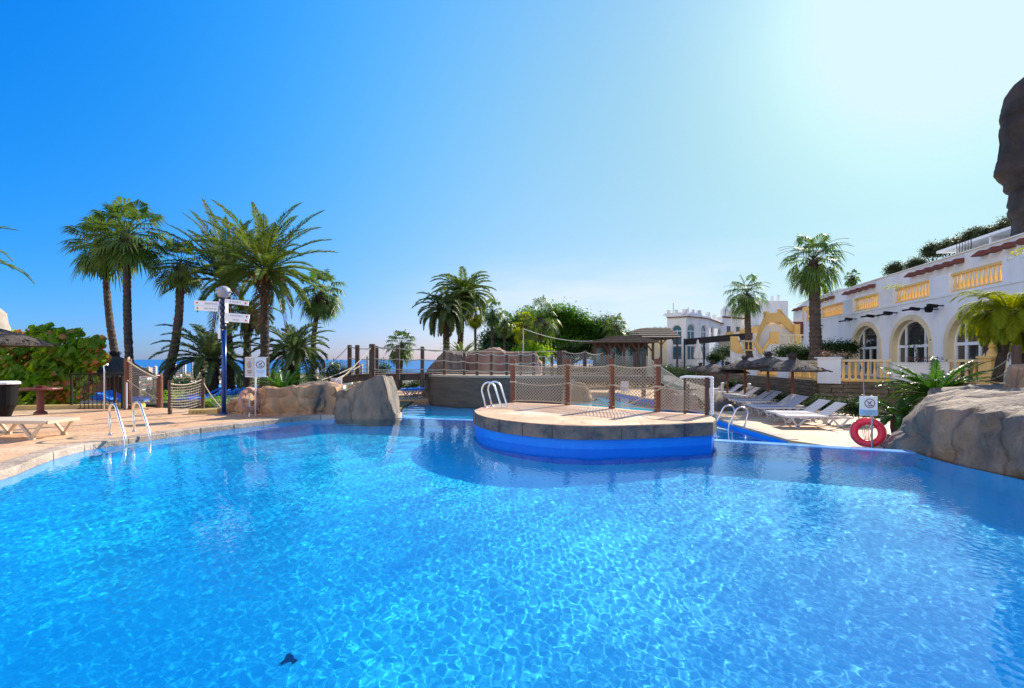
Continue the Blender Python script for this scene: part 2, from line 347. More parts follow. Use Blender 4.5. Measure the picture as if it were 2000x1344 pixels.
# ================================================================ POOLS, DECKS, GROUND
ZL = -0.55            # lower pool water
ZD = -0.42            # lower deck
left_edge = smooth_poly([(0, .5), (-2.6, .8), (-5, 1.8), (-6.6, 3.7), (-7.05, 5.4), (-7.2, 6.84), (-7.5, 7.58), (-7.84, 8.46), (-7.92, 9.18), (-7.68, 9.73), (-7.52, 10.35), (-7.13, 11.3), (-6.72, 12.05), (-6.16, 13.0), (-5.48, 13.7), (-4.39, 13.95), (-3.3, 14.04)], 4)
right_edge = smooth_poly([(7.3, 8.8), (7.15, 7.9), (7.2, 6.8), (7.2, 5), (6.8, 3.2), (5, 1.5), (2.6, .7), (0, .5)], 4)
weir_l = [(-3.3, 14.04), (-1.06, 13.46)]
weir_r = [(4.2, 10.1), (7.3, 8.8)]
plat = smooth_poly([(-.95, 11.9), (-.78, 11.0), (-.40, 10.24), (.262, 9.58), (.985, 9.2), (1.72, 9.12), (2.76, 9.3), (4.02, 9.65)], 4) + [(4.31, 10.24), (4.45, 11.0), (4.0, 11.3), (3.4, 11.6), (2.51, 12.6), (1.47, 13.45), (.015, 14.1), (-.55, 13.6), (-.816, 12.6)]

def inpoly(X, Y, poly):
    res = np.zeros(X.shape, bool); n = len(poly)
    for i in range(n):
        x1, y1 = poly[i]; x2, y2 = poly[(i + 1) % n]
        c = ((y1 > Y) != (y2 > Y)) & (X < (x2 - x1) * (Y - y1) / (y2 - y1 + 1e-12) + x1); res ^= c
    return res
def water_sheet(name, poly, z0, hx, ys, comps, seed, amp):
    x0 = min(p[0] for p in poly); x1 = max(p[0] for p in poly); xs = np.arange(x0, x1 + hx, hx)
    X, Y = np.meshgrid(xs, np.array(ys)); rg = np.random.RandomState(seed); Z = np.zeros_like(X)
    for k in range(comps[0]):
        lam = np.exp(rg.uniform(np.log(comps[1]), np.log(comps[2]))); th = rg.normal(.9, .85); ph = rg.uniform(0, 6.28)
        Z += amp * lam * np.sin(2 * np.pi / lam * (X * np.cos(th) + Y * np.sin(th)) + ph)
    for k in range(14 if hx < .05 else 0):
        lam = rg.uniform(.5, 1.6); th = rg.normal(.9, .7); Z += amp * .16 * lam * np.sin(2 * np.pi / lam * (X * np.cos(th) + Y * np.sin(th)) + rg.uniform(0, 6.28))
    env = 1 + .28 * np.sin(X * .9 + 1.3 * np.sin(Y * .5)) * np.sin(Y * .7 + .8) + .15 * np.sin(2.3 * X + 1.1 * Y)
    Z = Z * env + z0
    co = np.stack([X, Y, Z], -1).reshape(-1, 3); n = len(xs); m = len(ys); idx = np.arange(n * m).reshape(m, n)
    f = np.stack([idx[:-1, :-1], idx[:-1, 1:], idx[1:, 1:], idx[1:, :-1]], -1).reshape(-1, 4)
    cx = co[f].mean(1); keep = inpoly(cx[:, 0], cx[:, 1], poly); f = f[keep]
    used = np.unique(f); remap = -np.ones(n * m, int); remap[used] = np.arange(len(used))
    me = bpy.data.meshes.new(name); me.from_pydata(co[used].tolist(), [], remap[f].tolist()); me.materials.append(M['water'])
    me.polygons.foreach_set('use_smooth', [True] * len(me.polygons))
    o = bpy.data.objects.new(name, me); COL.objects.link(o); o.cycles.is_caustics_caster = True; return struct(o)
def recv(o): o.cycles.is_caustics_receiver = True; return o

out_l = offset_line(left_edge, -.06); out_r = offset_line(right_edge, -.06)
wpoly = left_edge + [(-3.3, 14.04), (-1.06, 13.46), (4.2, 10.1), (7.3, 8.8)] + right_edge[1:-1]
# grow the water a little so its rim ends inside the walls
cxy = (0.0, 7.0)
wgrow = [(cxy[0] + (p[0] - cxy[0]) * 1.012, cxy[1] + (p[1] - cxy[1]) * 1.012) for p in wpoly]
ys = [.3]
while ys[-1] < 14.3: ys.append(ys[-1] + .008 + .0034 * ys[-1])
water_sheet('pool_water', wgrow, 0.0, .0145, ys, (105, .050, .122), 5, .00078)
b = MB(); b.prism(wpoly, -1.25, -1.2, sides=False, bottom=False); recv(struct(b.build('pool_floor', 'basin')))
b = MB()
def ring_wall(mb, line, z0, z1):
    for i in range(len(line) - 1):
        p, q = line[i], line[i + 1]; mb.add([(p[0], p[1], z0), (q[0], q[1], z0), (q[0], q[1], z1), (p[0], p[1], z1)], [(0, 1, 2, 3)])
ring_wall(b, left_edge, -1.2, -.006); ring_wall(b, right_edge, -1.2, .0)
recv(struct(b.build('pool_wall', 'basin')))
# overflow weirs
for nm, w in (('pool_weir', weir_l), ('pool_weir', weir_r)):
    b = MB(); o2 = offset_line(w, .26 if w is weir_l else .26)
    b.prism([w[0], w[1], o2[1], o2[0]], -1.6, .010); recv(struct(b.build(nm, 'weir')))
# a low blue wall closes the basin under the platform
b = MB(); b.prism([(-1.06, 13.46), (-.4, 12.6), (3.9, 10.9), (4.2, 10.1), (4.35, 10.3), (4.0, 11.1), (-.3, 12.85), (-.9, 13.7)], -1.6, -.02); recv(struct(b.build('basin_divider_wall', 'poolwall')))
# platform in the pool
ins = [(1.75 + (p[0] - 1.75) * .985, 11.3 + (p[1] - 11.3) * .965) for p in plat]
b = MB(); b.prism(ins, -1.6, .20); recv(struct(b.build('platform_base_wall', 'poolwall')))
# coping of the platform: single stones with real joints, then the deck slab inside them
b = MB()
def coping(mb, line, z0, z1, wi, gap=.02, L=.62, jit=.01):
    d = 0; seg = [Vector(line[0])]; cur = []
    pts = [Vector(p) for p in line]; stones = []; acc = [pts[0]]; ln = 0
    for i in range(len(pts) - 1):
        a, c = pts[i], pts[i + 1]; l = (c - a).length; t = 0
        if l < 1e-4: continue
        while ln + (l - t) >= L:
            t += L - ln; p = a.lerp(c, t / l); acc.append(p); stones.append(acc); acc = [p]; ln = 0
        ln += l - t; acc.append(c)
    if ln > .1: stones.append(acc)
    for s_ in stones:
        ss = [tuple(p) for p in s_]
        ss = [ss[0]] + [p for p in ss[1:-1] if (Vector(p) - Vector(ss[0])).length > .05 and (Vector(p) - Vector(ss[-1])).length > .05] + [ss[-1]]
        if len(ss) < 2 or (Vector(ss[0]) - Vector(ss[-1])).length < .05: continue
        a, c = Vector(ss[0]), Vector(ss[1]); ss[0] = tuple(a + (c - a).normalized() * gap / 2)
        a, c = Vector(ss[-1]), Vector(ss[-2]); ss[-1] = tuple(a + (c - a).normalized() * gap / 2)
        o_ = offset_line(ss, wi); j = rnd.uniform(-jit, jit); k = rnd.uniform(-jit, jit)
        ss2 = offset_line(ss, k * .6)
        zt_ = z1 + j * .5; rows_ = [(ss2, z0), (ss2, zt_ - .02), (offset_line(ss2, .012), zt_ - .004), (offset_line(ss2, .03), zt_), (o_, zt_), (o_, z0)]; k0 = len(mb.v); n_ = len(ss2)
        for ln_, z_ in rows_: mb.v += [(p[0], p[1], z_ + rnd.uniform(-.002, .002)) for p in ln_]
        for r_ in range(len(rows_)):
            for i in range(n_ - 1): a = k0 + r_ * n_ + i; c = k0 + ((r_ + 1) % len(rows_)) * n_ + i; mb.f.append((a, a + 1, c + 1, c))
        mb.f.append(tuple(k0 + r_ * n_ for r_ in range(len(rows_)))); mb.f.append(tuple(k0 + r_ * n_ + n_ - 1 for r_ in range(len(rows_) - 1, -1, -1)))
coping(b, plat + [plat[0]], .19, .45, .30, L=.66)
struct(b.build('platform_coping', 'copingdark'))
ins2 = [(1.75 + (p[0] - 1.75) * .99, 11.3 + (p[1] - 11.3) * .985) for p in plat]
b = MB(); b.prism(ins2, .20, .456); struct(b.build('platform_deck', 'platdeck'))
b = MB(); b.lathe([(.10, 0), (.10, .012), (.055, .016)], (0, 0, 0), 16)
o = b.build('underwater_light', 'frame'); o.location = (1.32, 9.345, -.28); o.rotation_euler = (R(90), 0, 0); tag(o, 'round pool light set in the blue wall under the platform', 'pool light')

# left deck with its coping
left_outer = [(-3.3, 14.6), (-4.6, 14.6), (-6.0, 14.2), (-7.5, 14.2), (-9.2, 15.1), (-12, 16.1), (-16, 15.3), (-40, 15.3), (-40, -12), (40, -12), (40, 5.0), (9.5, 5.0)]
lc = offset_line(left_edge, .30)
b = MB(); b.prism([p for p in lc] + left_outer[:-2] + [(40, -6), (8, -6), (0, .2)], -2.4, .115)
struct(b.build('pool_deck', 'deck'))
b = MB(); b.prism(offset_line(right_edge, .3) + [(0, .19), (9, -6), (40, -6), (40, 6.2), (10, 6.2)], -2.4, .10); struct(b.build('pool_deck', 'deck'))
b = MB(); coping(b, left_edge, -.03, .125, .34, L=.78, gap=.014, jit=.014); struct(b.build('pool_coping', 'coping'))
# yellow kerb behind the left deck
b = MB(); b.prism([(-16, 15.15), (-12.2, 15.95), (-12.2, 16.2), (-16, 15.4), (-30, 15.4), (-30, 15.15)], .1, .24); tag(b.build('kerb_wall', 'yellowstone'), 'low yellow kerb wall along the back of the left deck', 'kerb')
b = MB()
q = [gp(372, 808, .12), gp(428, 807, .12)]
b.bar(q[0] + Vector((0, 0, .05)), q[1] + Vector((0, 0, .06)), .25, .14)
for k in range(4): b.bar(q[0].lerp(q[1], .15 + k * .13) + Vector((0, -.15, .02)), q[0].lerp(q[1], .18 + k * .13) + Vector((0, -.15, .09)), .03, .03)
tag(b.build('drain_kerb', 'yellowstone'), 'short yellow stone kerb with drain slots beside the blue signpost', 'kerb')

# lower pool
lp = [(-4.9, 13.2), (-5.2, 25.6), (-2, 26.6), (1, 31), (6.6, 31), (8.1, 22), (7.27, 16.2), (7.3, 12.8), (9.2, 9.4), (7.3, 8.9), (4.2, 10.1), (4.1, 11.3), (-1, 13.6)]
ys = list(np.arange(8.5, 31.5, .11))
water_sheet('lower_pool_water', lp, ZL, .11, ys, (50, .35, 1.8), 11, .0007)
b = MB(); b.prism([(-6, 8), (12, 8), (12, 32), (-6, 32)], -1.62, -1.55, sides=False, bottom=False); recv(struct(b.build('lower_pool_floor', 'basin')))
# right lower deck and the far deck round the lower pool
rd = [(7.27, 12.8), (7.27, 16.2), (7.6, 19), (8.1, 22), (7.2, 27), (6.6, 31), (4, 31.6), (4, 45), (30, 45), (30, 9.2), (9.4, 9.2), (8.6, 10.6)]
b = MB(); b.prism(rd, -2.4, ZD); struct(b.build('lower_deck', 'deck'))
b = MB(); b.prism([(-5.2, 25.6), (-2, 26.6), (1, 31.2), (4, 31.6), (4, 38), (-8, 38), (-8, 26.2), (-6, 25.6)], -2.4, ZD + .01); struct(b.build('beach_deck', 'deck'))
ring = [(7.27, 12.8), (7.27, 16.2), (7.6, 19), (8.1, 22), (7.2, 27), (6.6, 31)]
b = MB(); ring_wall(b, [(p[0] - .012, p[1]) for p in ring], -1.55, ZD - .03); recv(struct(b.build('lower_pool_wall', 'poolwall')))
b = MB(); coping(b, [(p[0] - .03, p[1]) for p in ring][::-1], ZD - .05, ZD + .012, .3, L=.8); struct(b.build('lower_pool_coping', 'coping'))
# lawn terrace behind the left rocks
b = MB(); b.prism([(-40, 15.4), (-16, 15.4), (-12, 16.2), (-9.1, 15.2), (-7.4, 14.3), (-4.7, 14.7), (-5.2, 25.6), (-8, 26.2), (-8, 34), (-40, 34)], -2.4, -.5); struct(b.build('lawn', 'grass'))

# terrain: terrace hill falling to the coastal plain and the hotel hillside
def terr(x, y):
    base = -2.3
    t = max(0.0, min(1.0, (y - 40) / 560.0)); fall = -78 * (t * t * (3 - 2 * t)) - (4 if y > 40 else 0) * min(1, max(0, (y - 40) / 14))
    side = max(0.0, min(1.0, (-x - 42) / 400.0)); fall2 = -60 * side * side
    rise = 0.0
    if x > 26: rise = 13 * (1 - math.exp(-((x - 26) / 26.0))) * (1 - max(0.0, min(1.0, (y - 95) / 160.0)))
    z = base + min(fall, fall2) * (1 - max(0, min(1, (x - 24) / 40)) * (1 - max(0, min(1, (y - 120) / 300))))
    z += rise
    if y > 60: z += 2.0 * noise.noise(Vector((x * .01, y * .01, 0))) * min(1, (y - 60) / 200)
    return max(z, -80)
xs_ = [-9000, -6000, -4000, -2500, -1600, -1000, -700, -450, -300, -200, -130, -90, -65, -50, -40] + list(range(-32, 90, 6)) + [100, 125, 160, 220, 320, 500, 900, 1600, 3000, 6000]
ys_ = [-60, -30, -12] + list(range(-6, 120, 6)) + [130, 145, 165, 190, 220, 260, 310, 370, 440, 520, 600, 700, 900, 1200, 1600, 2100, 2500, 2900]
vs = [(x, y + (90 * math.sin(x * .004) + 60 * math.sin(x * .0013 + 1) if y == 2900 else 0), terr(x, y)) for y in ys_ for x in xs_]; n = len(xs_)
fs = [(j * n + i, j * n + i + 1, (j + 1) * n + i + 1, (j + 1) * n + i) for j in range(len(ys_) - 1) for i in range(n - 1)]
b = MB(); b.add(vs, fs); struct(b.build('ground', 'plain', smooth=True))
b = MB(); b.add([(-120000, 2300, -80.6), (120000, 2300, -80.6), (120000, 140000, -80.6), (-120000, 140000, -80.6)], [(0, 1, 2, 3)]); struct(b.build('sea', 'sea'))

# ================================================================ ROCKS
def rock(name, foot, z0, H, label, m='rock', inset=.25, seed=0, disp=.12, nl=16, N=96, strata=.05, cat='rock', fz=2.0, crack=.09):
    """foot: outline on the ground; H(x, y): height of the top; rounded shoulders, layered sides, noise"""
    pts = smooth_poly(foot, 8, True)
    L = [0]
    for i in range(len(pts)): L.append(L[-1] + (Vector(pts[(i + 1) % len(pts)]) - Vector(pts[i])).length)
    rs = []; k = 0
    for j in range(N):
        d = L[-1] * j / N
        while L[k + 1] < d: k += 1
        a, c = Vector(pts[k]), Vector(pts[(k + 1) % len(pts)]); rs.append(a.lerp(c, (d - L[k]) / max(1e-6, L[k + 1] - L[k])))
    ctr = sum(rs, Vector((0, 0))) / N; b = MB(); off = Vector((seed * 13.7, seed * 5.1, seed * 2.3))
    rows = [(0, 1.0)] + [(t / nl, 1 - inset * (t / nl) ** 1.6) for t in range(1, nl + 1)]
    rows += [(1.0 + .0 * k, (1 - inset) * f) for k, f in enumerate((.95, .86, .74, .6, .44, .28, .14))]
    for r_i, (t, sc) in enumerate(rows):
        for p in rs:
            q = ctr + (p - ctr) * sc; h = H(q.x, q.y); z = z0 + (h - z0) * t
            if r_i > nl: z = h + .03 * math.sin(q.x * 3)
            P = Vector((q.x, q.y, z)); dn = Vector((p.x - ctr.x, p.y - ctr.y, .35 if r_i < nl else 2.0)).normalized()
            d = noise.fractal(P * 1.1 + off, .9, 2.1, 5) * disp + noise.noise(P * fz + off) * disp * .6
            if strata and r_i <= nl:
                s_ = (z * 2.1 + .25 * noise.noise(P * .7 + off)) % 1.0; d -= strata * math.exp(-((s_ - .5) / .07) ** 2) * 1.6
                u = noise.noise(Vector((P.x * 1.6, P.y * 1.6, P.z * .25)) + off); d -= strata * math.exp(-(u / .045) ** 2)
            vd = noise.voronoi(P * (1.25 if N > 60 else 1.9) + off)[0]; cre = vd[1] - vd[0]; d -= crack * math.exp(-(cre / .09) ** 2); d += crack * .9 * (noise.cell(P * .0 + Vector((vd[0], 0, 0))) * 0)
            b.v.append(tuple(P + dn * d))
    m_ = len(rows)
    for i in range(m_ - 1):
        for j in range(N):
            a = i * N + j; c = i * N + (j + 1) % N; b.f.append((a, c, c + N, a + N))
    b.f.append(tuple((m_ - 1) * N + j for j in range(N)))
    o = recalc(b.build(name, m, smooth=True)); return tag(o, label, cat)
def lin(x, pts):
    if x <= pts[0][0]: return pts[0][1]
    for (a, va), (c, vc) in zip(pts, pts[1:]):
        if x <= c: return va + (vc - va) * (x - a) / (c - a)
    return pts[-1][1]
X = lambda px, Y: (px - 1000) / F * Y
def Hpx(pts, Y): return lambda x, y: lin(x, [(X(a, Y), EYE - (c - HY) / F * Y) for a, c in pts])
rock('pool_rock', [(X(652, 14), 13.9), (X(700, 14), 13.75), (X(742, 14), 13.75), (X(782, 14), 13.9), (X(784, 15), 14.9), (X(735, 15.6), 15.6), (X(655, 15.6), 15.4)], -1.6,
     Hpx([(640, 776), (658, 768), (700, 754), (742, 735), (756, 734), (766, 762), (778, 803)], 14.3), 'tall grey pool edge rock rising to a point beside the narrow channel', 'rockgrey', inset=.05, seed=1, disp=.10, crack=.05)
rock('pool_rock', [(X(512, 14), 13.6), (X(560, 14), 13.7), (X(630, 14), 14.0), (X(662, 14), 13.95), (X(672, 15), 15), (X(600, 15.5), 15.4), (X(515, 15), 14.7)], -.6,
     Hpx([(500, 775), (520, 760), (545, 757), (620, 751), (650, 756), (672, 764)], 14.2), 'long orange layered rock between the no diving sign and the pointed rock', 'rock', inset=.08, seed=2, disp=.12, strata=.15, crack=.06)
rock('pool_rock', [(X(440, 14.6), 14.3), (X(480, 14.3), 14.0), (X(512, 14.2), 14.0), (X(516, 15), 15.0), (X(450, 15.3), 15.2)], -.4,
     Hpx([(435, 790), (455, 782), (480, 772), (505, 776), (516, 785)], 14.5), 'low crumbled orange rock at the foot of the blue signpost', 'rock', inset=.22, seed=3, disp=.14, strata=.1)
# right rock bank
def RH(x, y):
    h = min(lin(x, [(7.0, .35), (7.25, .62), (7.5, .90), (7.9, 1.03), (9.0, 1.12), (16, 1.25)]), lin(y, [(3, .9), (6, 1.0), (12, 1.2)]))
    if y > 8.3: h = min(h, lin(x / y, [(.74, -.2), (.78, .12), (.82, .45), (.86, .88), (.92, 1.08), (2, 1.25)]))
    return h + .15 * noise.noise(Vector((x * .9, y * .9, 3))) + .07 * noise.noise(Vector((x * 2.3, y * 2.3, 5)))
rock('rock_bank', [(7.42, 8.98), (7.27, 8.6), (7.24, 8.1), (7.26, 7.4), (7.28, 6.4), (7.3, 4.8), (8.5, 3.6), (11, 3.6), (14, 5), (15.5, 9), (14, 12.2), (11, 12.2), (9.0, 11.4), (8.05, 10.6), (7.65, 9.7)], -1.6, RH,
     'large rough rock bank closing the pool on the right below the yellow gatepost', 'rockgrey', inset=.04, seed=5, disp=.16, nl=24, N=300, strata=.05, fz=2.6, crack=.11)
rock('boulder', [(X(1980, 9.6), 9.3), (X(2030, 9.6), 9.3), (X(2040, 9.8), 10.3), (X(1985, 10), 10.3)], 1.0, lambda x, y: 1.55, 'rounded boulder on the rock bank by the timber post', 'rock', inset=.35, seed=6, disp=.08, N=48, nl=8)
rock('boulder', [(X(1705, 11.6), 11.4), (X(1745, 11.4), 11.1), (X(1790, 11.4), 11.2), (X(1800, 12), 12.2), (X(1720, 12.4), 12.4)], -.6, lambda x, y: -.18, 'pale flat boulder between the red life ring and the rock bank', 'rockgrey', inset=.3, seed=7, disp=.1, N=48, nl=8)
rock('fluted_rock', [(X(893, 28), 27.6), (X(940, 28), 27.2), (X(1000, 28), 27.2), (X(1050, 28), 27.5), (X(1060, 28.5), 28.6), (X(1000, 29), 29.5), (X(900, 29), 29)], -.5,
     Hpx([(885, 722), (900, 698), (940, 685), (975, 683), (1015, 690), (1045, 689), (1056, 708)], 27.8), 'pinkish fluted artificial rock wall standing behind the rope bridge', 'rockpink', inset=.05, seed=8, disp=.16, N=120, strata=0.0, fz=1.2)
rock('dome_rock', [(X(830, 27), 26.9), (X(865, 27), 26.4), (X(900, 27), 26.4), (X(915, 27), 27), (X(905, 28.4), 28.4), (X(840, 28.4), 28.2)], -.5,
     Hpx([(826, 727), (838, 714), (860, 694), (880, 688), (900, 690), (915, 700)], 27), 'grey dome shaped rock behind the left part of the rope bridge', 'rockgrey', inset=.15, seed=9, disp=.15)
rock('island_rock', [(X(1112, 27), 26.6), (X(1140, 27), 26.3), (X(1160, 27), 26.8), (X(1168, 28), 28.4), (X(1115, 28), 28.4)], -1.0,
     Hpx([(1106, 752), (1120, 746), (1140, 750), (1156, 768), (1166, 785)], 27), 'sunlit sandy rock at the edge of the far pool seen through the net', 'rock', inset=.2, seed=10, disp=.12)
rock('step_rock', [(X(1310, 21), 20.9), (X(1340, 21), 20.6), (X(1372, 21), 20.9), (X(1372, 22), 21.9), (X(1310, 22), 22)], -.5,
     Hpx([(1300, 782), (1325, 770), (1355, 771), (1380, 785)], 21), 'reddish rock with rough steps behind the goal shaped net frame', 'rockpink', inset=.2, seed=11, disp=.1)
for k, (px, py, Yr, s_) in enumerate(((1455, 776, 26, .35), (1425, 768, 28, .35), (1308, 771, 22.5, .5))):
    c = at(px, py, Yr); rock('boulder', [(c.x - s_, Yr - s_ * .6), (c.x + s_, Yr - s_ * .6), (c.x + s_ * 1.1, Yr + s_ * .7), (c.x - s_, Yr + s_ * .7)], -.6, (lambda zz: lambda x, y: zz)(c.z + s_ * .5),
         ['pale rough boulder lying behind the lounger row under the parasols', 'small boulder at the far end of the lounger row', 'light boulder under the bridge ramp net'][k], 'rockpink', inset=.35, seed=20 + k, disp=.12, N=40, nl=8)
rock('mountain', [(-2900, 1900), (-2100, 1850), (-1990, 1930), (-2080, 2040), (-2600, 2450), (-3300, 2500)], -80,
     lambda x, y: lin(-x / y, [(1.0, 10), (1.012, 60), (1.022, 130), (1.032, 175), (1.05, 205), (1.15, 260)]), 'bare limestone mountain rising above the shrub at the far left', 'mountain', inset=.1, seed=12, disp=14, strata=0, N=80, cat='mountain')

# ================================================================ TERRACES, BALUSTRADES, BUILDINGS
def arch(s0, s1, z0, zs, rise, n=14, flip=False):
    c = (s0 + s1) / 2; w = (s1 - s0) / 2
    pts = [(s0, z0), (s1, z0)] + [(c + w * math.cos(PI * k / n), zs + rise * math.sin(PI * k / n)) for k in range(n + 1)]
    return pts
def band(mb, s0, s1, z0, zs, rise, wd, y0, y1, mtx, n=14, legs=True):
    """an arched band (surround or frame) of width wd, from y0 to y1 in depth"""
    c = (s0 + s1) / 2; w = (s1 - s0) / 2
    inn = [(s1, z0)] + [(c + w * math.cos(PI * k / n), zs + rise * math.sin(PI * k / n)) for k in range(n + 1)] + [(s0, z0)]
    out = [(s1 + wd, z0)] + [(c + (w + wd) * math.cos(PI * k / n), zs + (rise + wd) * math.sin(PI * k / n)) for k in range(n + 1)] + [(s0 - wd, z0)]
    k0 = len(mb.v)
    for P in (inn, out):
        for y in (y0, y1): mb.v += [tuple(mtx @ Vector((p[0], y, p[1]))) for p in P]
    m = len(inn); A, B, C, D = k0, k0 + m, k0 + 2 * m, k0 + 3 * m
    for i in range(m - 1):
        mb.f += [(A + i, A + i + 1, C + i + 1, C + i), (B + i, D + i, D + i + 1, B + i + 1), (A + i, B + i, B + i + 1, A + i + 1), (C + i, C + i + 1, D + i + 1, D + i)]
    mb.f += [(A, C, D, B), (A + m - 1, B + m - 1, D + m - 1, C + m - 1)]
def lbox(mb, mtx, s0, s1, y0, y1, z0, z1):
    vs = [mtx @ Vector(p) for p in ((s0, y0, z0), (s1, y0, z0), (s1, y1, z0), (s0, y1, z0), (s0, y0, z1), (s1, y0, z1), (s1, y1, z1), (s0, y1, z1))]
    mb.add(vs, [(3, 2, 1, 0), (4, 5, 6, 7), (0, 1, 5, 4), (1, 2, 6, 5), (2, 3, 7, 6), (3, 0, 4, 7)])

_bal = {}
def baluster_mesh(h, m):
    key = (round(h, 2), m)
    if key not in _bal:
        b = MB(); b.lathe([(.055, 0), (.055, .06), (.035, .09), (.06, .22), (.068, .3), (.05, .48), (.03, .66), (.038, .76), (.028, .82), (.052, .9), (.052, 1)], n=8)
        b.v = [(x, y, z * h) for x, y, z in b.v]
        me = bpy.data.meshes.new('baluster'); me.from_pydata(b.v, [], b.f); me.materials.append(M[m]); me.polygons.foreach_set('use_smooth', [True] * len(me.polygons)); _bal[key] = me
    return _bal[key]
def balustrade(p0, p1, z, h, label, m='yellow', step=.21, group=None, rail='cream', base=.1, z1=None):
    p0 = Vector((p0[0], p0[1], z)); p1 = Vector((p1[0], p1[1], z if z1 is None else z1)); t = thing('balustrade', label, 'balustrade', p0, group)
    b = MB(); b.bar(p0 + Vector((0, 0, h - .05)), p1 + Vector((0, 0, h - .05)), .20, .10); b.build('handrail', rail, t)
    b = MB(); b.bar(p0 + Vector((0, 0, base / 2)), p1 + Vector((0, 0, base / 2)), .20, base); b.build('base', m, t)
    n = max(2, int((p1 - p0).length / step)); me = baluster_mesh(h - .1 - base, m)
    for i in range(n):
        o = bpy.data.objects.new('baluster', me); COL.objects.link(o); o.parent = t; q = p0.lerp(p1, (i + .5) / n) - p0; o.location = (q.x, q.y, q.z + base)
    return t
def bpier(p, w, z0, z1, label, m='white', cap=True, ang=0):
    b = MB(); b.box((p[0], p[1], (z0 + z1) / 2), (w[0], w[1], z1 - z0), rz=ang)
    if cap: b.box((p[0], p[1], z1 + .03), (w[0] + .08, w[1] + .08, .06), rz=ang)
    return tag(b.build('pier', m), label, 'pier')

ZT = .75
wallpath = [(16.5, 50), (14.2, 28.2), (13.6, 21.6), (15.75, 20.4), (19, 18.8), (21.5, 15), (26, 13)]
terr_poly = wallpath[::-1] + [(13.5, 52), (6, 58), (6, 100), (60, 100), (60, 13)]
b = MB(); b.prism([(x + .1, y + .1) for x, y in wallpath[::-1]] + [(16, 52), (4, 57), (4, 100), (60, 100), (60, 13)], -2.4, ZT); struct(b.build('terrace_ground', 'paver'))
b = MB()
for i in range(len(wallpath) - 1):
    p, q = Vector((*wallpath[i], 0)), Vector((*wallpath[i + 1], 0)); L_ = (q - p).length; d = (q - p).normalized(); nn = Vector((d.y, -d.x, 0)) * -1
    nn = Vector((-d.y, d.x, 0)); nn = -nn
    z = ZD - .05
    while z < ZT - .02:
        h = rnd.choice((.13, .16, .19)); h = min(h, ZT + .02 - z); s_ = -rnd.uniform(0, .4)
        while s_ < L_:
            l = rnd.uniform(.35, 1.1); a = max(s_, 0); c = min(s_ + l, L_)
            if c - a > .05: b.bar(p + d * (a + .008) + nn * rnd.uniform(.05, .10) + Vector((0, 0, z + h / 2)), p + d * (c - .008) + nn * rnd.uniform(.05, .10) + Vector((0, 0, z + h / 2)), .24, h - .02)
            s_ += l
        z += h
    b.bar(p + Vector((0, 0, (ZD + ZT) / 2 - .02)), q + Vector((0, 0, (ZD + ZT) / 2 - .02)), .1, ZT - ZD)
tag(b.build('retaining_wall', 'wallstone'), 'long low retaining wall of rough brown stone courses behind the loungers', 'retaining wall')

def wallY(px):      # where the sight line at px crosses the far straight part of the wall
    best = None
    for i in range(2):
        (x0, y0), (x1, y1) = wallpath[i], wallpath[i + 1]; k = (px - 1000) / F
        t = (k * y0 - x0) / ((x1 - x0) - k * (y1 - y0))
        if -.001 <= t <= 1.001: return (x0 + (x1 - x0) * t + .12, y0 + (y1 - y0) * t)
    return (x1, y1)
pr = [(1290, 1308, 'small white pier at the far end of the long garden balustrade'), (1424, 1434, 'narrow white pier behind the third nearest parasol'), (1463, 1478, 'white pier between two thatched parasols on the stone wall'), (1520, 1542, 'white pier behind the nearest parasol pole'), (1600, 1636, 'wide white pier at the corner of the stone wall')]
ends = []
for a, c, lab in pr:
    A_, C_ = wallY(a), wallY(c); ends.append((A_, C_)); ang = math.atan2(C_[1] - A_[1], C_[0] - A_[0])
    if a == 1600: A_, C_ = (13.52, 21.55), (14.28, 21.15); ang = math.atan2(-.4, .76); ends[-1] = (A_, C_)
    bpier(((A_[0] + C_[0]) / 2, (A_[1] + C_[1]) / 2), ((Vector(A_) - Vector(C_)).length, .36), ZT - .1, 1.74, lab, ang=ang)
for k in range(4):
    balustrade(ends[k][1], ends[k + 1][0], ZT, .9, ['yellow balustrade at the far left end of the stone wall, beyond the hedge', 'short yellow balustrade span half hidden behind the middle parasols', 'yellow balustrade span between two white piers behind the parasols', 'yellow balustrade span just left of the wide white corner pier'][k], step=(.3, .3, .25, .22)[k])
c0 = Vector((14.28, 21.2)); c1 = Vector((15.85, 20.35)); c2 = Vector((17.55, 19.62)); c3 = Vector((18.95, 18.75))
balustrade(c0 + (c1 - c0) * .02, c1, ZT, .95, 'yellow balustrade with fat balusters right of the corner pier, in front of the first arch', step=.215)
b = MB(); b.bar((*c1, 1.13), (*c2, 1.13), .45, .78); b.bar((*c1, 1.55), (*c2, 1.55), .5, .05)
tag(b.build('planter_wall', 'white'), 'white planter wall with flowers in front of the middle arch', 'planter')
b = MB()
for k in range(260):
    t = rnd.random(); p = Vector((*c1.lerp(c2, .25 + .7 * t), 1.57)) + Vector((rnd.uniform(-.15, .15), rnd.uniform(-.15, .15), rnd.uniform(0, .22))); a = Vector((rnd.uniform(-1, 1), rnd.uniform(-1, 1), rnd.uniform(-.3, 1))).normalized() * .06; c = a.cross(Vector((0, 0, 1))).normalized() * .035
    b.add([p, p + a * .5 + c, p + a, p + a * .5 - c], [(0, 1, 2, 3)])
tag(b.build('flowers', 'flower'), 'red flowers along the top of the white planter wall', 'flowers')
balustrade(c2, c3, ZT, .95, 'cream topped balustrade behind the cycad, left of the yellow gatepost', step=.215)
g = at(1932, 756, 18.6)
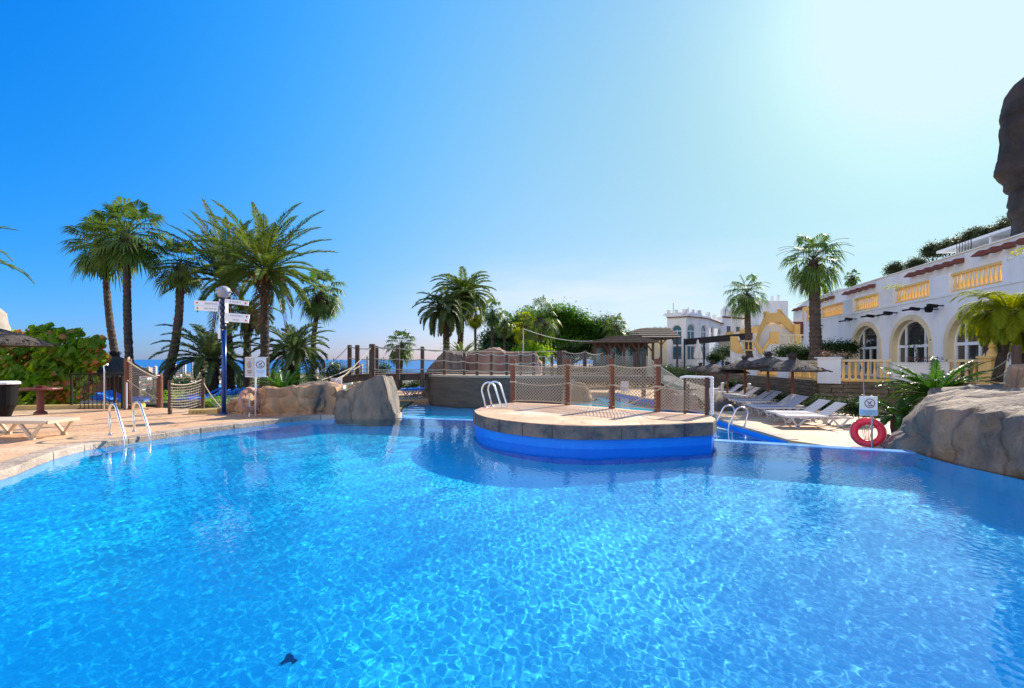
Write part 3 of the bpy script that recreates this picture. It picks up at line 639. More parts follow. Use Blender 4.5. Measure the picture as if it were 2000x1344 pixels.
b = MB(); b.box((18.2, 18.45, 1.2), (.55, .5, 1.1)); b.box((18.2, 18.45, 1.78), (.66, .6, .08)); b.lathe([(.26, 0), (.24, .08), (.12, .2), (.08, .28), (.16, .36), (.2, .46), (.16, .58), (.0, .64)], (18.2, 18.45, 1.82), 14)
tag(b.build('gatepost', 'yellow', smooth=False), 'yellow gatepost with a rounded finial beside the small palm', 'gatepost')

# ---- hotel wing on the right
SA = math.atan2(.2211, 1)
def facade(a):      # local x runs away along the wall, local y points towards the pool, local z up
    m = Matrix.Identity(4); d = Vector((math.sin(SA), math.cos(SA), 0)); n_ = Vector((-math.cos(SA), math.sin(SA), 0))
    m.col[0][:3] = d; m.col[1][:3] = n_; m.col[2][:3] = (0, 0, 1); m.col[3][:3] = (a, 0, 0); return m
KS = 1 / math.cos(SA)
A1, A2, A3 = facade(14.0), facade(20.0), facade(24.0)
hotel = thing('hotel_building', 'long white hotel wing with three arched doors and yellow upper balustrades', 'building', (16, 15, ZT))
arches = [(26.15, 29.15), (21.95, 24.95), (17.75, 20.75), (13.3, 16.3)]
ARs = [(a * KS, c * KS) for a, c in arches]
out = [(11 * KS, ZT), (37 * KS, ZT), (37 * KS, 5.35), (11 * KS, 5.35)]
holes = [arch(a, c, ZT + .002, 2.35, 1.28) for a, c in ARs]
spans = [(17.8, 20.7), (22.0, 24.9), (26.3, 29.2), (30.5, 34.0), (13.6, 16.5), (34.4, 36.8)]
out = [(11 * KS, ZT)]
for a, c in ARs[::-1]: out += [(a, ZT)] + [(a + (c - a) * 0, 2.35)] + [((a + c) / 2 - (c - a) / 2 * math.cos(PI * k / 14), 2.35 + 1.28 * math.sin(PI * k / 14)) for k in range(1, 14)] + [(c, 2.35), (c, ZT)]
out += [(37 * KS, ZT), (37 * KS, 4.52)]
for a, c in sorted(spans)[::-1]: out += [(c * KS, 4.52), (c * KS, 4.52)][:0]
zp = 5.36
xs2 = 37 * KS
cur = xs2
for a, c in sorted(spans)[::-1]:
    out += ([(c * KS, zp)] if cur != xs2 else [(xs2, zp), (c * KS, zp)]) + [(c * KS, 4.52), (a * KS, 4.52), (a * KS, zp)]; cur = a
out += [(11 * KS, zp)]
oo = []
for p in out:
    if not oo or (abs(p[0] - oo[-1][0]) + abs(p[1] - oo[-1][1])) > 1e-4: oo.append(p)
b = MB(); b.panel(oo, [], .5, A1); recalc(b.build('facade_wall', 'white', hotel))
b = MB(); lbox(b, A1, 11 * KS, 36.95 * KS, -.05, .04, 4.40, 4.50); b.build('string_course', 'white', hotel)
for k, (a, c) in enumerate(ARs):
    b = MB(); band(b, a, c, ZT, 2.35, 1.28, .22, .0, .05, A1); band(b, a - .0, c + .0, ZT, 2.35, 1.28, -.03, -.28, .05, A1); sr = b.build('arch_surround', 'cream', hotel)
    w0, w1 = a + .05, c - .05; zt = 2.28; y0 = -.30
    b = MB(); band(b, w0 + .07, w1 - .07, ZT, 2.35, 1.16, .10, y0, y0 + .08, A1)
    lbox(b, A1, w0, w1, y0 + .005, y0 + .085, zt, zt + .13)
    for q in (.0, .22, .5, .78, 1.0):
        x = w0 + (w1 - w0) * (.03 + .94 * q); lbox(b, A1, x - .05, x + .05, y0 + .01, y0 + .09, ZT, zt)
    for q in (.22, .78):
        x = w0 + (w1 - w0) * (.03 + .94 * q); lbox(b, A1, x - .04, x + .04, y0 + .01, y0 + .09, zt + .1, 2.35 + 1.0)
    lbox(b, A1, w0, w1, y0 + .012, y0 + .088, ZT, ZT + .12)
    fr = b.build('door_frame', 'frame', hotel)
    b = MB(); b.panel(arch(w0, w1, ZT, 2.35, 1.2), [], .02, A1 @ Matrix.Translation((0, y0 + .03, 0))); b.build('door_glass', 'glass', fr)
for k, (a, c) in enumerate(spans):
    P0 = A1 @ Vector((c * KS, -.18, 4.52)); P1 = A1 @ Vector((a * KS, -.18, 4.52))
    balustrade(P0, P1, 4.52, .82, ['yellow balustrade above the right hand arch, large and near', 'yellow balustrade high above the middle arch of the hotel wing', 'yellow balustrade high above the left arch of the hotel wing', 'yellow balustrade behind the crown shade of the tall fan palm trunk', 'yellow balustrade at the right edge behind the small palm', 'far yellow balustrade where the hotel wing meets the stairs'][k], step=.23, rail='yellow', base=.08)
b = MB(); lbox(b, A1, 11 * KS, 36.9 * KS, -6.3, -.5, 4.2, 4.5); b.build('upper_terrace', 'paver', hotel)
b = MB(); lbox(b, A1, 36.6 * KS, 37 * KS, -6.3, -.81, ZT, 4.19); b.build('end_wall', 'white', hotel)
# stepped back upper storey
b = MB(); b.panel([(14 * KS, 4.2), (56 * KS, 4.2), (56 * KS, 7.4), (52 * KS, 8.0), (44 * KS, 8.12), (43.9 * KS, 7.98), (14 * KS, 7.98)], [], .4, A2); recalc(b.build('upper_wall', 'white', hotel))
b = MB(); lbox(b, A2, 14 * KS, 44 * KS, -5, -.41, 7.6, 7.9); b.build('upper_roof_terrace', 'white', hotel)
b = MB(); lbox(b, A2, 14 * KS, 55 * KS, -.02, .05, 7.86, 7.90); b.build('parapet_edge', 'cream', hotel)
def pergola(Y0, Y1, n, zz, label):
    t = thing('pergola', label, 'pergola', A2 @ Vector((Y0 * KS, .1, zz)))
    for k in range(n):
        b = MB(); s0 = (Y0 + (Y1 - Y0) * k / n) * KS; w = (Y1 - Y0) / n * .66 * KS
        v = [A2 @ Vector(p) for p in ((s0, .0, zz + .24), (s0 + w, .0, zz + .03), (s0 + w, .0, zz - .04), (s0, .0, zz - .04), (s0, .5, zz + .19), (s0 + w, .5, zz + .0), (s0 + w, .5, zz - .05), (s0, .5, zz - .05))]
        b.add(v, [(0, 1, 2, 3), (7, 6, 5, 4), (4, 5, 1, 0), (5, 6, 2, 1), (6, 7, 3, 2), (7, 4, 0, 3)])
        b.build('awning_slab', 'redtile', t)
    return t
pergola(23.6, 27.2, 4, 7.42, 'dark red sloping slabs on the hotel wall just below the stone face')
pergola(28.2, 33.6, 6, 7.36, 'row of dark red sloping slabs on the upper hotel wall above the middle balustrade')
pergola(38.0, 43.0, 5, 7.38, 'row of dark red sloping slabs on the upper hotel wall behind the tiny palm')
pergola(45.2, 50, 4, 7.4, 'faint dark red sloping slabs on the upper hotel wall left of the tall fan palm')
pergola(52, 55.5, 3, 7.2, 'smallest and farthest row of dark red slabs on the upper hotel wall')
# top row of balconies
b = MB(); lbox(b, A3, 28.3 * KS, 36.3 * KS, -3.6, -3.2, 7.6, 9.7); lbox(b, A3, 28.1 * KS, 36.4 * KS, -3.6, .25, 9.62, 9.8)
for k in range(6): lbox(b, A3, (28.3 + 8 * k / 5) * KS - .1, (28.3 + 8 * k / 5) * KS + .1, -3.2, .0, 7.6, 9.62 if k % 2 == 0 else 9.2)
lbox(b, A3, 36.4 * KS, 40.5 * KS, -3.2, .0, 7.6, 8.9)
b.build('balcony_row', 'white', hotel)
for k in range(5):
    b = MB(); lbox(b, A3, (28.55 + 8 * k / 5) * KS, (29.6 + 8 * k / 5) * KS, -3.19, -3.15, 7.9, 9.3); b.build('balcony_window', 'bandglass', hotel)
for k, (px, py, Yv) in enumerate(((1668, 566, 43), (1870, 507, 28), (1982, 468, 24.2))):
    b = MB(); c = A2 @ Vector((Yv * KS, -.2, 7.9))
    b.tube([c, c + Vector((0, 0, .95))], .025, 5)
    if k == 1:
        for q in range(6): b.tube([c + Vector((0, q * .18, 0)), c + Vector((0, q * .18, .75))], .018, 4)
        b.tube([c + Vector((0, 0, .75)), c + Vector((0, .95, .75))], .02, 4)
    b.build('terrace_rail', 'iron', hotel)
# lamps on the facade
lamp_spots = [(1666, 615), (1608, 655), (1637, 628), (1671, 622), (1712, 611), (1735, 614), (1750, 611), (1800, 604), (1832, 604), (1847, 596)]
for k, (px, py) in enumerate([(1606, 636), (1659, 627), (1672, 623), (1704, 618), (1716, 617), (1737, 615), (1752, 611), (1790, 605), (1806, 603), (1831, 604), (1842, 597)]):
    Yv = 13300 / (px - 1209) * 1.0; Yv = Yv * 1.0; z = EYE + (HY - py) / F * Yv; c = A1 @ Vector((Yv * KS, 0, z))
    t = thing('floodlight', ORD[k] + ' dark floodlight from the left on the hotel wall above the arches', 'floodlight', c)
    nrm = Vector((-math.cos(SA), math.sin(SA), 0)); b = MB(); b.tube([c, c + nrm * .25], .03, 6); b.build('bracket', 'iron', t)
    b = MB()
    if k in (0, 9): b.lathe([(.0, -.15), (.12, -.12), (.16, 0), (.15, .12), (0, .16)], c + nrm * .35, 10)
    else: b.box(c + nrm * .42, (.34, .14 if k % 2 else .2, .08 if k % 2 else .13), rz=-SA, ry=.15 * (-1) ** k)
    b.build('lamp_head', 'black', t)
# planters with yellow plants on the parapet
def leaf_cloud(mb, blobs, n, size, flat=.5, seed=0):
    rg = random.Random(seed)
    tot = sum(r[0] * r[1] * r[2] for c, r in blobs)
    for c, r in blobs:
        c = Vector(c)
        nc = max(3, int(n * (r[0] * r[1] * r[2]) / tot / 9))
        for _ in range(nc):
            while True:
                d = Vector((rg.uniform(-1, 1), rg.uniform(-1, 1), rg.uniform(-1, 1)))
                if .25 < d.length < 1: break
            d = d.normalized() * (rg.random() ** .35); cc = c + Vector((d.x * r[0], d.y * r[1], d.z * r[2]))
            for _ in range(9):
                p = cc + Vector((rg.gauss(0, 1), rg.gauss(0, 1), rg.gauss(0, .8))) * size * 1.5
                a = Vector((rg.uniform(-1, 1), rg.uniform(-1, 1), rg.uniform(-.7, .5))).normalized(); up = Vector((rg.uniform(-.6, .6), rg.uniform(-.6, .6), 1)).normalized()
                s_ = a.cross(up).normalized(); l = size * rg.uniform(.7, 1.3)
                mb.add([p - a * l * .5, p + s_ * l * flat * .5, p + a * l * .5, p - s_ * l * flat * .5], [(0, 1, 2, 3)])
for k, (a, z, lab) in enumerate(((25.6, 5.4, 'yellow green plant spilling over the white parapet left of the middle balustrade'), (17.2, 5.4, 'yellow green hedge plant on the white parapet at the right edge'))):
    c = A1 @ Vector((a * KS, -.4, z)); b = MB(); leaf_cloud(b, [(c, (.4, .5, .16))], 500, .09, seed=k); b.v = b.v; tag(b.build('parapet_plant', 'leafyellow'), lab, 'plant')

# ---- stone face
prof = [(2000, 142.6), (1980.6, 159.6), (1967.9, 179.4), (1960.8, 204.8), (1956.5, 224), (1962, 227.5), (1956.5, 241.6), (1955, 252.9), (1958, 269.8), (1955, 289.6), (1948, 323.5), (1943.8, 337.7), (1966.4, 346), (1968, 354.7), (1966, 361.7), (1984.8, 364.5), (1977.8, 388.6), (1969.3, 414), (1980.6, 421), (1982, 439.5), (1979, 455), (1979, 500)]
YS = 27.0; cxs = X(2052, YS); b = MB(); N_ = 72; rows = []
zz = np.linspace(prof[-1][1], prof[0][1], 110)
for pyv in zz:
    xs3 = np.interp(pyv, [p[1] for p in prof], [p[0] + 9 for p in prof]); x_ = X(float(xs3), YS); z = EYE - (pyv - HY) / F * YS; r = cxs - x_
    bk = 2.3 * min(1, max(.15, (z - 8.2) / 1.0)) if z > 10.5 else 1.7
    if pyv < 200: bk = 2.3 * math.sqrt(max(0.02, (pyv - 138) / 62))
    for j in range(N_):
        a = 2 * PI * j / N_; ca, sa = math.cos(a), math.sin(a)
        # nose side (towards -x) is a narrow ridge, the skull behind it wide
        rr = r * max(0, -ca) ** .8 if ca < 0 else bk * ca
        wy = min(bk, 2.0) * .95; P = Vector((cxs + (-rr if ca < 0 else rr), YS + wy * sa * (1 - .35 * max(0, -ca)), z))
        vd = noise.voronoi(Vector((P.x * .9, P.y * .9, P.z * .45)))[0]; q = noise.fractal(Vector((P.x * 1.1, P.y * 1.1, P.z * .5)), .8, 2.1, 6) * .2 - .16 * math.exp(-((vd[1] - vd[0]) / .1) ** 2); b.v.append((P.x + q * (.22 if ca < -.8 else 1), P.y + q, P.z))
m_ = len(zz)
for i in range(m_ - 1):
    for j in range(N_): a = i * N_ + j; c = i * N_ + (j + 1) % N_; b.f.append((a, c, c + N_, a + N_))
b.f.append(tuple((m_ - 1) * N_ + j for j in range(N_)))
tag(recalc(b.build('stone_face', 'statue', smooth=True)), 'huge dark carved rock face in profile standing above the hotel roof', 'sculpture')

# ---- round building in the centre
cb = thing('round_building', 'white building with a curved arched front and a crenellated parapet', 'building', (20, 60, ZT))
pl = [(1303, 60), (1340, 58.6), (1366, 60), (1385, 62.5), (1397.5, 66), (1411, 71)]
plw = [(X(a, Y), Y) for a, Y in pl]
wins = [(.25, .78), (.10, .72), (.18, .78), (.22, .75), (.30, .82)]
bw = MB(); bf = []; merl = MB()
for i in range(5):
    p, q = Vector((*plw[i], 0)), Vector((*plw[i + 1], 0)); L_ = (q - p).length; d = (q - p) / L_
    m = Matrix.Identity(4); m.col[0][:3] = d; m.col[1][:3] = Vector((d.y, -d.x, 0)); m.col[2][:3] = (0, 0, 1); m.col[3][:3] = p
    a, c = wins[i][0] * L_, wins[i][1] * L_; rise = min(.75, (c - a) / 2)
    zlo = 1.7 if i < 3 else 4.0
    bw.panel([(0, ZT), (L_, ZT), (L_, 6.9), (0, 6.9)], [arch(a, c, zlo, 5.3, rise)], .35, m)
    bf.append((m, a, c, rise, zlo))
    lbox(merl, m, -.1, L_ + .1, -.4, .22, 6.9, 7.1)
    nm = 2 if i < 2 else 1
    for k in range(nm + 1):
        s_ = L_ * k / (nm + .0) if nm > 1 else L_ * k
        s_ = max(.2, min(L_ - .2, s_)); lbox(merl, m, s_ - .2, s_ + .2, -.3, .1, 7.1, 7.75)
        for sg in (-1, 1): lbox(merl, m, s_ + sg * .35 - .15, s_ + sg * .35 + .15, -.28, .08, 7.1, 7.38); lbox(merl, m, s_ + sg * .6 - .1, s_ + sg * .6 + .1, -.27, .07, 7.1, 7.22)
recalc(bw.build('curved_wall', 'white', cb)); merl.build('parapet', 'white', cb)
b = MB()
for i in range(5): b.bar((*plw[i], 6.86), (*plw[i + 1], 6.86), .55, .07)
b.build('cornice', 'redtile', cb)
for (m, a, c, rise, zlo) in bf:
    b = MB(); band(b, a, c, zlo, 5.3, rise, -.09, -.2, -.12, m)
    lbox(b, m, a, c, -.19, -.13, 3.3 if zlo < 3 else 4.6, 3.5 if zlo < 3 else 4.7); lbox(b, m, a, c, -.19, -.13, 5.1, 5.2)
    if c - a > .8: lbox(b, m, (a + c) / 2 - .04, (a + c) / 2 + .04, -.185, -.135, zlo, 5.3)
    fr = b.build('window', 'frame', cb); b = MB(); b.panel(arch(a + .01, c - .01, zlo + .01, 5.3, rise - .01), [], .02, m @ Matrix.Translation((0, -.2, 0))); b.build('pane', 'blueglass', fr)
# straight wing going right
b = MB(); p, q = Vector((*plw[5], 0)), Vector((X(1535, 80), 80, 0)); d = (q - p).normalized(); L_ = (q - p).length
m = Matrix.Identity(4); m.col[0][:3] = d; m.col[1][:3] = Vector((d.y, -d.x, 0)); m.col[2][:3] = (0, 0, 1); m.col[3][:3] = p
lbox(b, m, 0, L_, -8, 0, ZT, 7.9); lbox(b, m, 0, L_, -.3, .1, 7.9, 8.9); b.build('side_wing', 'white', cb)
b = MB(); lbox(b, m, 0, L_, -.05, .16, 7.8, 8.0); b.build('cornice', 'redtile', cb)
b = MB()
for k in range(11):
    x = L_ * (k + .3) / 11; lbox(b, m, x, x + .5, -.28, .08, 8.9, 9.45); lbox(b, m, x - .35, x + .85, -.26, .06, 8.9, 9.12)
b.build('parapet', 'white', cb)
for k in range(7):
    b = MB(); lbox(b, m, L_ * (.06 + k * .135), L_ * (.06 + k * .135) + .9, .0, .03, 5.4, 6.6); b.build('window', 'bandglass', cb)
b = MB(); c = at(1503, 618, 70); b.box((c.x, 71, 8.3), (4.2, 4, 3.4)); b.box((c.x + .6, 70.5, 10.4), (.3, .3, .9)); b.box((c.x + 1.5, 70.5, 10.5), (.3, .3, 1.1)); b.build('roof_block', 'white', cb)
b = MB(); c = at(1429, 618, 66); b.lathe([(0, 0), (.5, .18), (.9, .5)], c, 12); b.tube([c, c - Vector((0, 0, 1.5))], .05, 6); o = b.build('satellite_dish', 'frame', cb)
for px_, py0_ in ((1315, 592), (1344, 600), (1417, 603)):
    b = MB(); c = at(px_, py0_, 60); b.tube([c, Vector((c.x, c.y, 7.2))], .03, 4); b.build('aerial', 'iron', cb)
# left lower wing
lw = thing('low_white_wing', 'low white wing with small cream arches left of the curved building', 'building', (18, 70, ZT))
b = MB(); m = Matrix.Translation((X(1276, 70), 70, 0)); m.col[1][:3] = (0, -1, 0); W_ = X(1312, 70) - X(1276, 70)
b.panel([(0, ZT), (W_, ZT), (W_, 5.6), (0, 5.6)], [arch(.55, 1.1, 3.2, 4.4, .28, 8), arch(1.5, 2.05, 3.2, 4.4, .28, 8)], .4, m); lbox(b, m, 0, W_, -6, -2.0, ZT, 5.5)
recalc(b.build('wall', 'cream', lw))
b = MB(); lbox(b, m, -.2, W_, -.5, .2, 5.6, 5.75); b.build('cornice', 'redtile', lw)
b = MB()
for k in range(4): lbox(b, m, .1 + k * .75, .45 + k * .75, -.3, .0, 5.75, 6.4)
lbox(b, m, 0, W_, -.28, -.02, 5.75, 5.95); b.build('parapet', 'white', lw)

# ---- yellow stairs and terraces between the two buildings
def slab(mb, pts, wd=.25, up=0):
    """a standing wall slab traced by its outline points (px, py, Y)"""
    P = [at(*p) for p in pts]; n = len(P); k = len(mb.v); off = Vector((.1, wd, 0))
    mb.v += [tuple(p) for p in P] + [tuple(p + off) for p in P]
    tr = tessellate_polygon([P])
    for t in tr: mb.f.append(tuple(k + i for i in t)); mb.f.append(tuple(k + n + i for i in t[::-1]))
    for i in range(n): j = (i + 1) % n; mb.f.append((k + i, k + n + i, k + n + j, k + j))
st = thing('stair_terraces', 'yellow zigzag staircase parapets climbing between the hotel wing and the curved building', 'staircase', (20, 42, ZT))
def part_slab(n, m, pts, wd):
    b = MB(); slab(b, pts, wd); recalc(b.build(n, m, st))
part_slab('parapet', 'yellow', [(1427, 657, 41), (1442, 657, 41), (1456, 690, 41), (1441, 690, 41), (1427, 683, 41)], .3)
part_slab('parapet', 'yellow', [(1473, 672, 41.5), (1476, 662, 41.5), (1489, 682, 41.5), (1504, 658, 41.5), (1504, 669, 41.5), (1490, 692, 41.5), (1484, 692, 41.5)], .3)
part_slab('parapet', 'yellow', [(1504, 648, 41.4), (1522, 648, 41.4), (1522, 672, 41.4), (1504, 672, 41.4)], .3)
part_slab('parapet', 'yellow', [(1475, 672, 43), (1483, 640, 43), (1497, 612, 43), (1526, 610, 43), (1552, 636, 43), (1552, 652, 43), (1524, 629, 43), (1499, 630, 43), (1487, 652, 43), (1480, 672, 43)], .3)
part_slab('parapet', 'yellow', [(1552, 633, 42.6), (1563, 633, 42.6), (1563, 672, 42.6), (1552, 672, 42.6)], .4)
part_slab('parapet', 'yellow', [(1494, 608, 43.2), (1502, 608, 43.2), (1502, 632, 43.2), (1494, 632, 43.2)], .45)
part_slab('parapet', 'yellow', [(1521, 604, 43.2), (1529, 604, 43.2), (1529, 632, 43.2), (1521, 632, 43.2)], .45)
part_slab('parapet', 'yellow', [(1569, 600, 44), (1600, 594, 44), (1600, 620, 44), (1569, 626, 44)], .3)
part_slab('parapet', 'yellow', [(1417, 650, 50), (1433, 646, 50), (1433, 658, 50), (1417, 662, 50)], .3)
part_slab('parapet', 'yellow', [(1445, 643, 50), (1456, 641, 50), (1456, 654, 50), (1445, 656, 50)], .3)
part_slab('parapet', 'yellow', [(1466, 640, 50), (1483, 636, 50), (1483, 648, 50), (1466, 652, 50)], .3)
part_slab('stair_wall', 'white', [(1427, 683, 41.1), (1441, 690, 41.1), (1456, 690, 41.1), (1456, 712, 41.1), (1427, 712, 41.1)], .3)
part_slab('stair_wall', 'white', [(1489, 692, 41.3), (1504, 672, 41.3), (1522, 672, 41.3), (1522, 712, 41.3), (1484, 712, 41.3)], .3)
part_slab('stair_wall', 'white', [(1480, 672, 43.5), (1487, 650, 43.5), (1499, 629, 43.5), (1524, 628, 43.5), (1552, 650, 43.5), (1552, 712, 43.5), (1480, 712, 43.5)], .5)
part_slab('stair_wall', 'white', [(1552, 655, 44.5), (1620, 655, 44.5), (1620, 712, 44.5), (1552, 712, 44.5)], .4)
part_slab('stair_wall', 'white', [(1552, 622, 47), (1600, 618, 47), (1600, 670, 47), (1552, 670, 47)], .4)
part_slab('stair_wall', 'white', [(1405, 655, 51), (1485, 640, 51), (1485, 706, 51), (1405, 706, 51)], .4)
part_slab('stair_coping', 'white', [(1440, 657, 40.9), (1443, 657, 40.9), (1456, 688, 40.9), (1453, 688, 40.9)], .5)
part_slab('stair_coping', 'white', [(1526, 607, 42.9), (1529, 608, 42.9), (1553, 634, 42.9), (1550, 635, 42.9)], .5)
b = MB()
for k in range(6):
    c = at(1558 + k * 4.0, 632 + k * 5.0, 44.3 + .0 * k); b.box(c, (3.2, 1.2, .24))
recalc(b.build('red_steps', 'redtile', st))
p, q = at(1442, 690, 41), at(1474, 690, 41); balustrade(p, q, EYE + 17 / F * 41, .85, 'small yellow balustrade between the two lower stair flights', step=.28)
p, q = at(1524, 690, 40.5), at(1583, 690, 39.5); balustrade(p, q, EYE + 26 / F * 40, .95, 'cream balustrade at the stair head left of the tall fan palm', m='cream', step=.25)
p, q = at(1598, 690, 36.2), at(1618, 690, 35.9); balustrade(p, q, EYE + 28 / F * 36, .95, 'short cream balustrade right of the tall fan palm trunk', m='cream', step=.25)
b = MB(); c = at(1622, 655, 35.9); b.box((c.x, c.y, 2.9), (.5, .5, 2.4)); b.lathe([(.2, 0), (.1, .1), (.18, .25), (0, .4)], (c.x, c.y, 4.1), 10); tag(b.build('pier', 'cream'), 'cream stair pier with a small finial against the hotel wall', 'pier')
# black canopy, closed parasol, low terrace clutter
cn_ = thing('canopy', 'long black sloping canopy in front of the curved building', 'canopy', at(1400, 690, 50))
b = MB(); b.prism([(X(1335, 52), 52), (X(1427, 49), 49), (X(1470, 50), 50), (X(1470, 56), 56), (X(1335, 58), 58)], 3.1, 3.75); b.v = [(x, y, z + (x - 17) * .09) for x, y, z in b.v]; b.build('canopy_roof', 'canopy', cn_)
for px_ in (1337, 1375, 1412, 1425): c = at(px_, 700, 51.5); b = MB(); b.tube([(c.x, c.y, ZT), (c.x, c.y, 3.9)], .09, 6); b.build('post', 'navy' if px_ == 1337 else 'iron', cn_)
pa = thing('closed_parasol', 'closed cream parasol standing on the terrace by the black canopy', 'parasol', at(1363, 712, 46))
c = at(1363, 700, 46); b = MB(); b.tube([(c.x, c.y, ZT), (c.x, c.y, 3.55)], .04, 6); b.build('pole', 'frame', pa)
b = MB(); b.lathe([(.06, 0), (.42, .1), (.36, .5), (.2, 1.2), (.08, 1.75), (0, 1.9)], (c.x, c.y, 1.72), 10, jit=.12); b.build('folded_cloth', 'parasol', pa)
# pavilions with reed roofs
def pavilion(px0, px1, pyE, pxa, pxb, pyA, Y, dep, label, glass=True):
    t = thing('pavilion', label, 'pavilion', (X((px0 + px1) / 2, Y), Y + dep / 2, ZT)); zE = EYE + (HY - pyE) / F * Y; Ym = Y + dep / 2; zA = EYE + (HY - pyA) / F * Ym
    x0, x1 = X(px0, Y), X(px1, Y); xa, xb = X(pxa, Ym), X(pxb, Ym)
    b = MB(); nr = 5
    e = [Vector((x0, Y, zE)), Vector((x1, Y, zE)), Vector((x1, Y + dep, zE)), Vector((x0, Y + dep, zE))]; a_ = [Vector((xa, Ym - .1, zA)), Vector((xb, Ym - .1, zA)), Vector((xb, Ym + .1, zA)), Vector((xa, Ym + .1, zA))]
    k0 = len(b.v)
    for r in range(nr + 1):
        for dz_ in ((0, .10) if r < nr else (0,)):
            t0 = (r + (.0 if dz_ == 0 else 0)) / nr
            for u, w in zip(e, a_): p = u.lerp(w, t0); b.v.append((p.x, p.y, p.z + dz_ * (1 if dz_ else 0) * 1.0))
    rows_ = (len(b.v) - k0) // 4
    for r in range(rows_ - 1):
        for j in range(4): a0 = k0 + r * 4 + j; c0_ = k0 + r * 4 + (j + 1) % 4; b.f.append((a0, c0_, c0_ + 4, a0 + 4))
    b.f.append(tuple(k0 + (rows_ - 1) * 4 + j for j in range(4))); b.f.append((k0 + 3, k0 + 2, k0 + 1, k0))
    b.build('reed_roof', 'thatchwarm', t)
    n = 5
    for k in range(n):
        x = x0 + .35 + (x1 - x0 - .7) * k / (n - 1); b = MB(); b.box((x, Y + .4, (ZT + zE) / 2), (.16, .16, zE - ZT))
        for sg in (-1, 1):
            if 0 < k + (sg > 0) < n: b.bar((x, Y + .4, zE - .75), (x + sg * .55, Y + .4, zE - .08), .1, .1)
        b.build('post', 'wooddark', t)
    if glass:
        for k in range(n - 1):
            xm = x0 + .35 + (x1 - x0 - .7) * (k + .5) / (n - 1); w = (x1 - x0 - .7) / (n - 1) * .42
            m = Matrix.Translation((xm, Y + 1.6, 0)); m.col[1][:3] = (0, -1, 0); b = MB(); b.panel(arch(-w, w, ZT, zE - .9, .55), [], .03, m); b.build('arched_pane', 'blueglass', t)
        b = MB(); b.box(((x0 + x1) / 2, Y + 1.7, (ZT + zE) / 2), (x1 - x0 - .8, .1, zE - ZT)); b.build('screen_wall', 'wooddark', t)
    return t
pavilion(1155, 1287, 669, 1205, 1246, 656, 38, 5, 'dark reed roofed pavilion with blue arched panes in the garden')
pavilion(1192, 1332, 660, 1262, 1305, 640, 50, 9, 'larger grey reed roof rising behind the garden pavilion', glass=False)

# ================================================================ PALMS, TREES, PLANTS
def trunk_mesh(name, p0, p1, r0, r1, m, parent, bend=0.0, lean=0, step=.11, rough=.10, seed=0, boots=0):
    rg = random.Random(seed); p0, p1 = Vector(p0), Vector(p1); L_ = (p1 - p0).length; n = max(6, int(L_ / step)); b = MB(); N_ = 11
    side = (p1 - p0).cross(Vector((0, 1, 0))).normalized(); k = 0
    for i in range(n + 1):
        t = i / n; c = p0.lerp(p1, t) + side * bend * math.sin(PI * t); r = (r0 + (r1 - r0) * t) * (1 + .35 * max(0, 1 - t * 14)); saw = (i % 2) * rough
        for j in range(N_):
            a = 2 * PI * (j + (i % 2) * .5) / N_; rr = r * (1 + saw + rg.uniform(-.07, .09)); b.v.append((c.x + rr * math.cos(a), c.y + rr * math.sin(a), c.z + rg.uniform(-.02, .02)))
    for i in range(n):
        for j in range(N_): a = i * N_ + j; d = i * N_ + (j + 1) % N_; b.f.append((a, d, d + N_, a + N_))
    b.f.append(tuple(n * N_ + j for j in range(N_)))
    for q in range(boots):      # stubs of cut fronds near the top
        t = 1 - .0 - rg.random() * .22; c = p0.lerp(p1, t) + side * bend * math.sin(PI * t); a = rg.uniform(0, 2 * PI); r = (r0 + (r1 - r0) * t)
        d = Vector((math.cos(a), math.sin(a), .9)); b.bar(c + Vector((math.cos(a), math.sin(a), 0)) * r * .8, c + Vector((math.cos(a), math.sin(a), 0)) * r * .8 + d * .22, .09, .04)
    return b.build(name, m, parent)
def frond(mb, c, az, el, L_, droop, rg, nl=34, ll=None, w=.035, vee=.5, tipcurve=1.0):
    ll = ll or L_ * .16; ca, sa = math.cos(az), math.sin(az); h = Vector((ca, sa, 0)); pts = []; n = 12; p = Vector(c); e = el; tw = rg.uniform(-.25, .25)
    for i in range(n + 1):
        pts.append(p.copy()); p = p + (h * math.cos(e) + Vector((0, 0, 1)) * math.sin(e)) * (L_ / n); e -= droop / n * (1 + tipcurve * i / n); e = max(e, -1.45)
    side = Vector((-sa, ca, 0))
    mb.tube(pts[::2] + ([pts[-1]] if n % 2 else []), [.03 * L_ / 3 * (1 - .8 * i / 6) + .004 for i in range(7)], 3, cap=False)
    for i in range(nl):
        t = .12 + .88 * (i + rg.random() * .6) / nl; f = t * n; k = min(n - 1, int(f)); q = pts[k].lerp(pts[k + 1], f - k); T = (pts[k + 1] - pts[k]).normalized(); U = T.cross(side).normalized()
        if U.z < 0: U = -U
        l = ll * (math.sin(PI * min(1, t * .9 + .12)) ** .6) * rg.uniform(.8, 1.1)
        for sg in (-1, 1):
            d = (T * (.75 + .5 * t) + side * sg * (1.0 - .3 * t) + U * (vee + rg.uniform(-.2, .2)) + Vector((0, 0, -.15 - rg.random() * .2))).normalized()
            ww = (T.cross(d)).normalized(); wd = d.cross(ww).normalized() * w * .5
            tip = q + d * l + Vector((0, 0, -.12 * l)); mid = q + d * l * .45
            mb.add([q, mid + wd, tip, mid - wd], [(0, 1, 2, 3)])
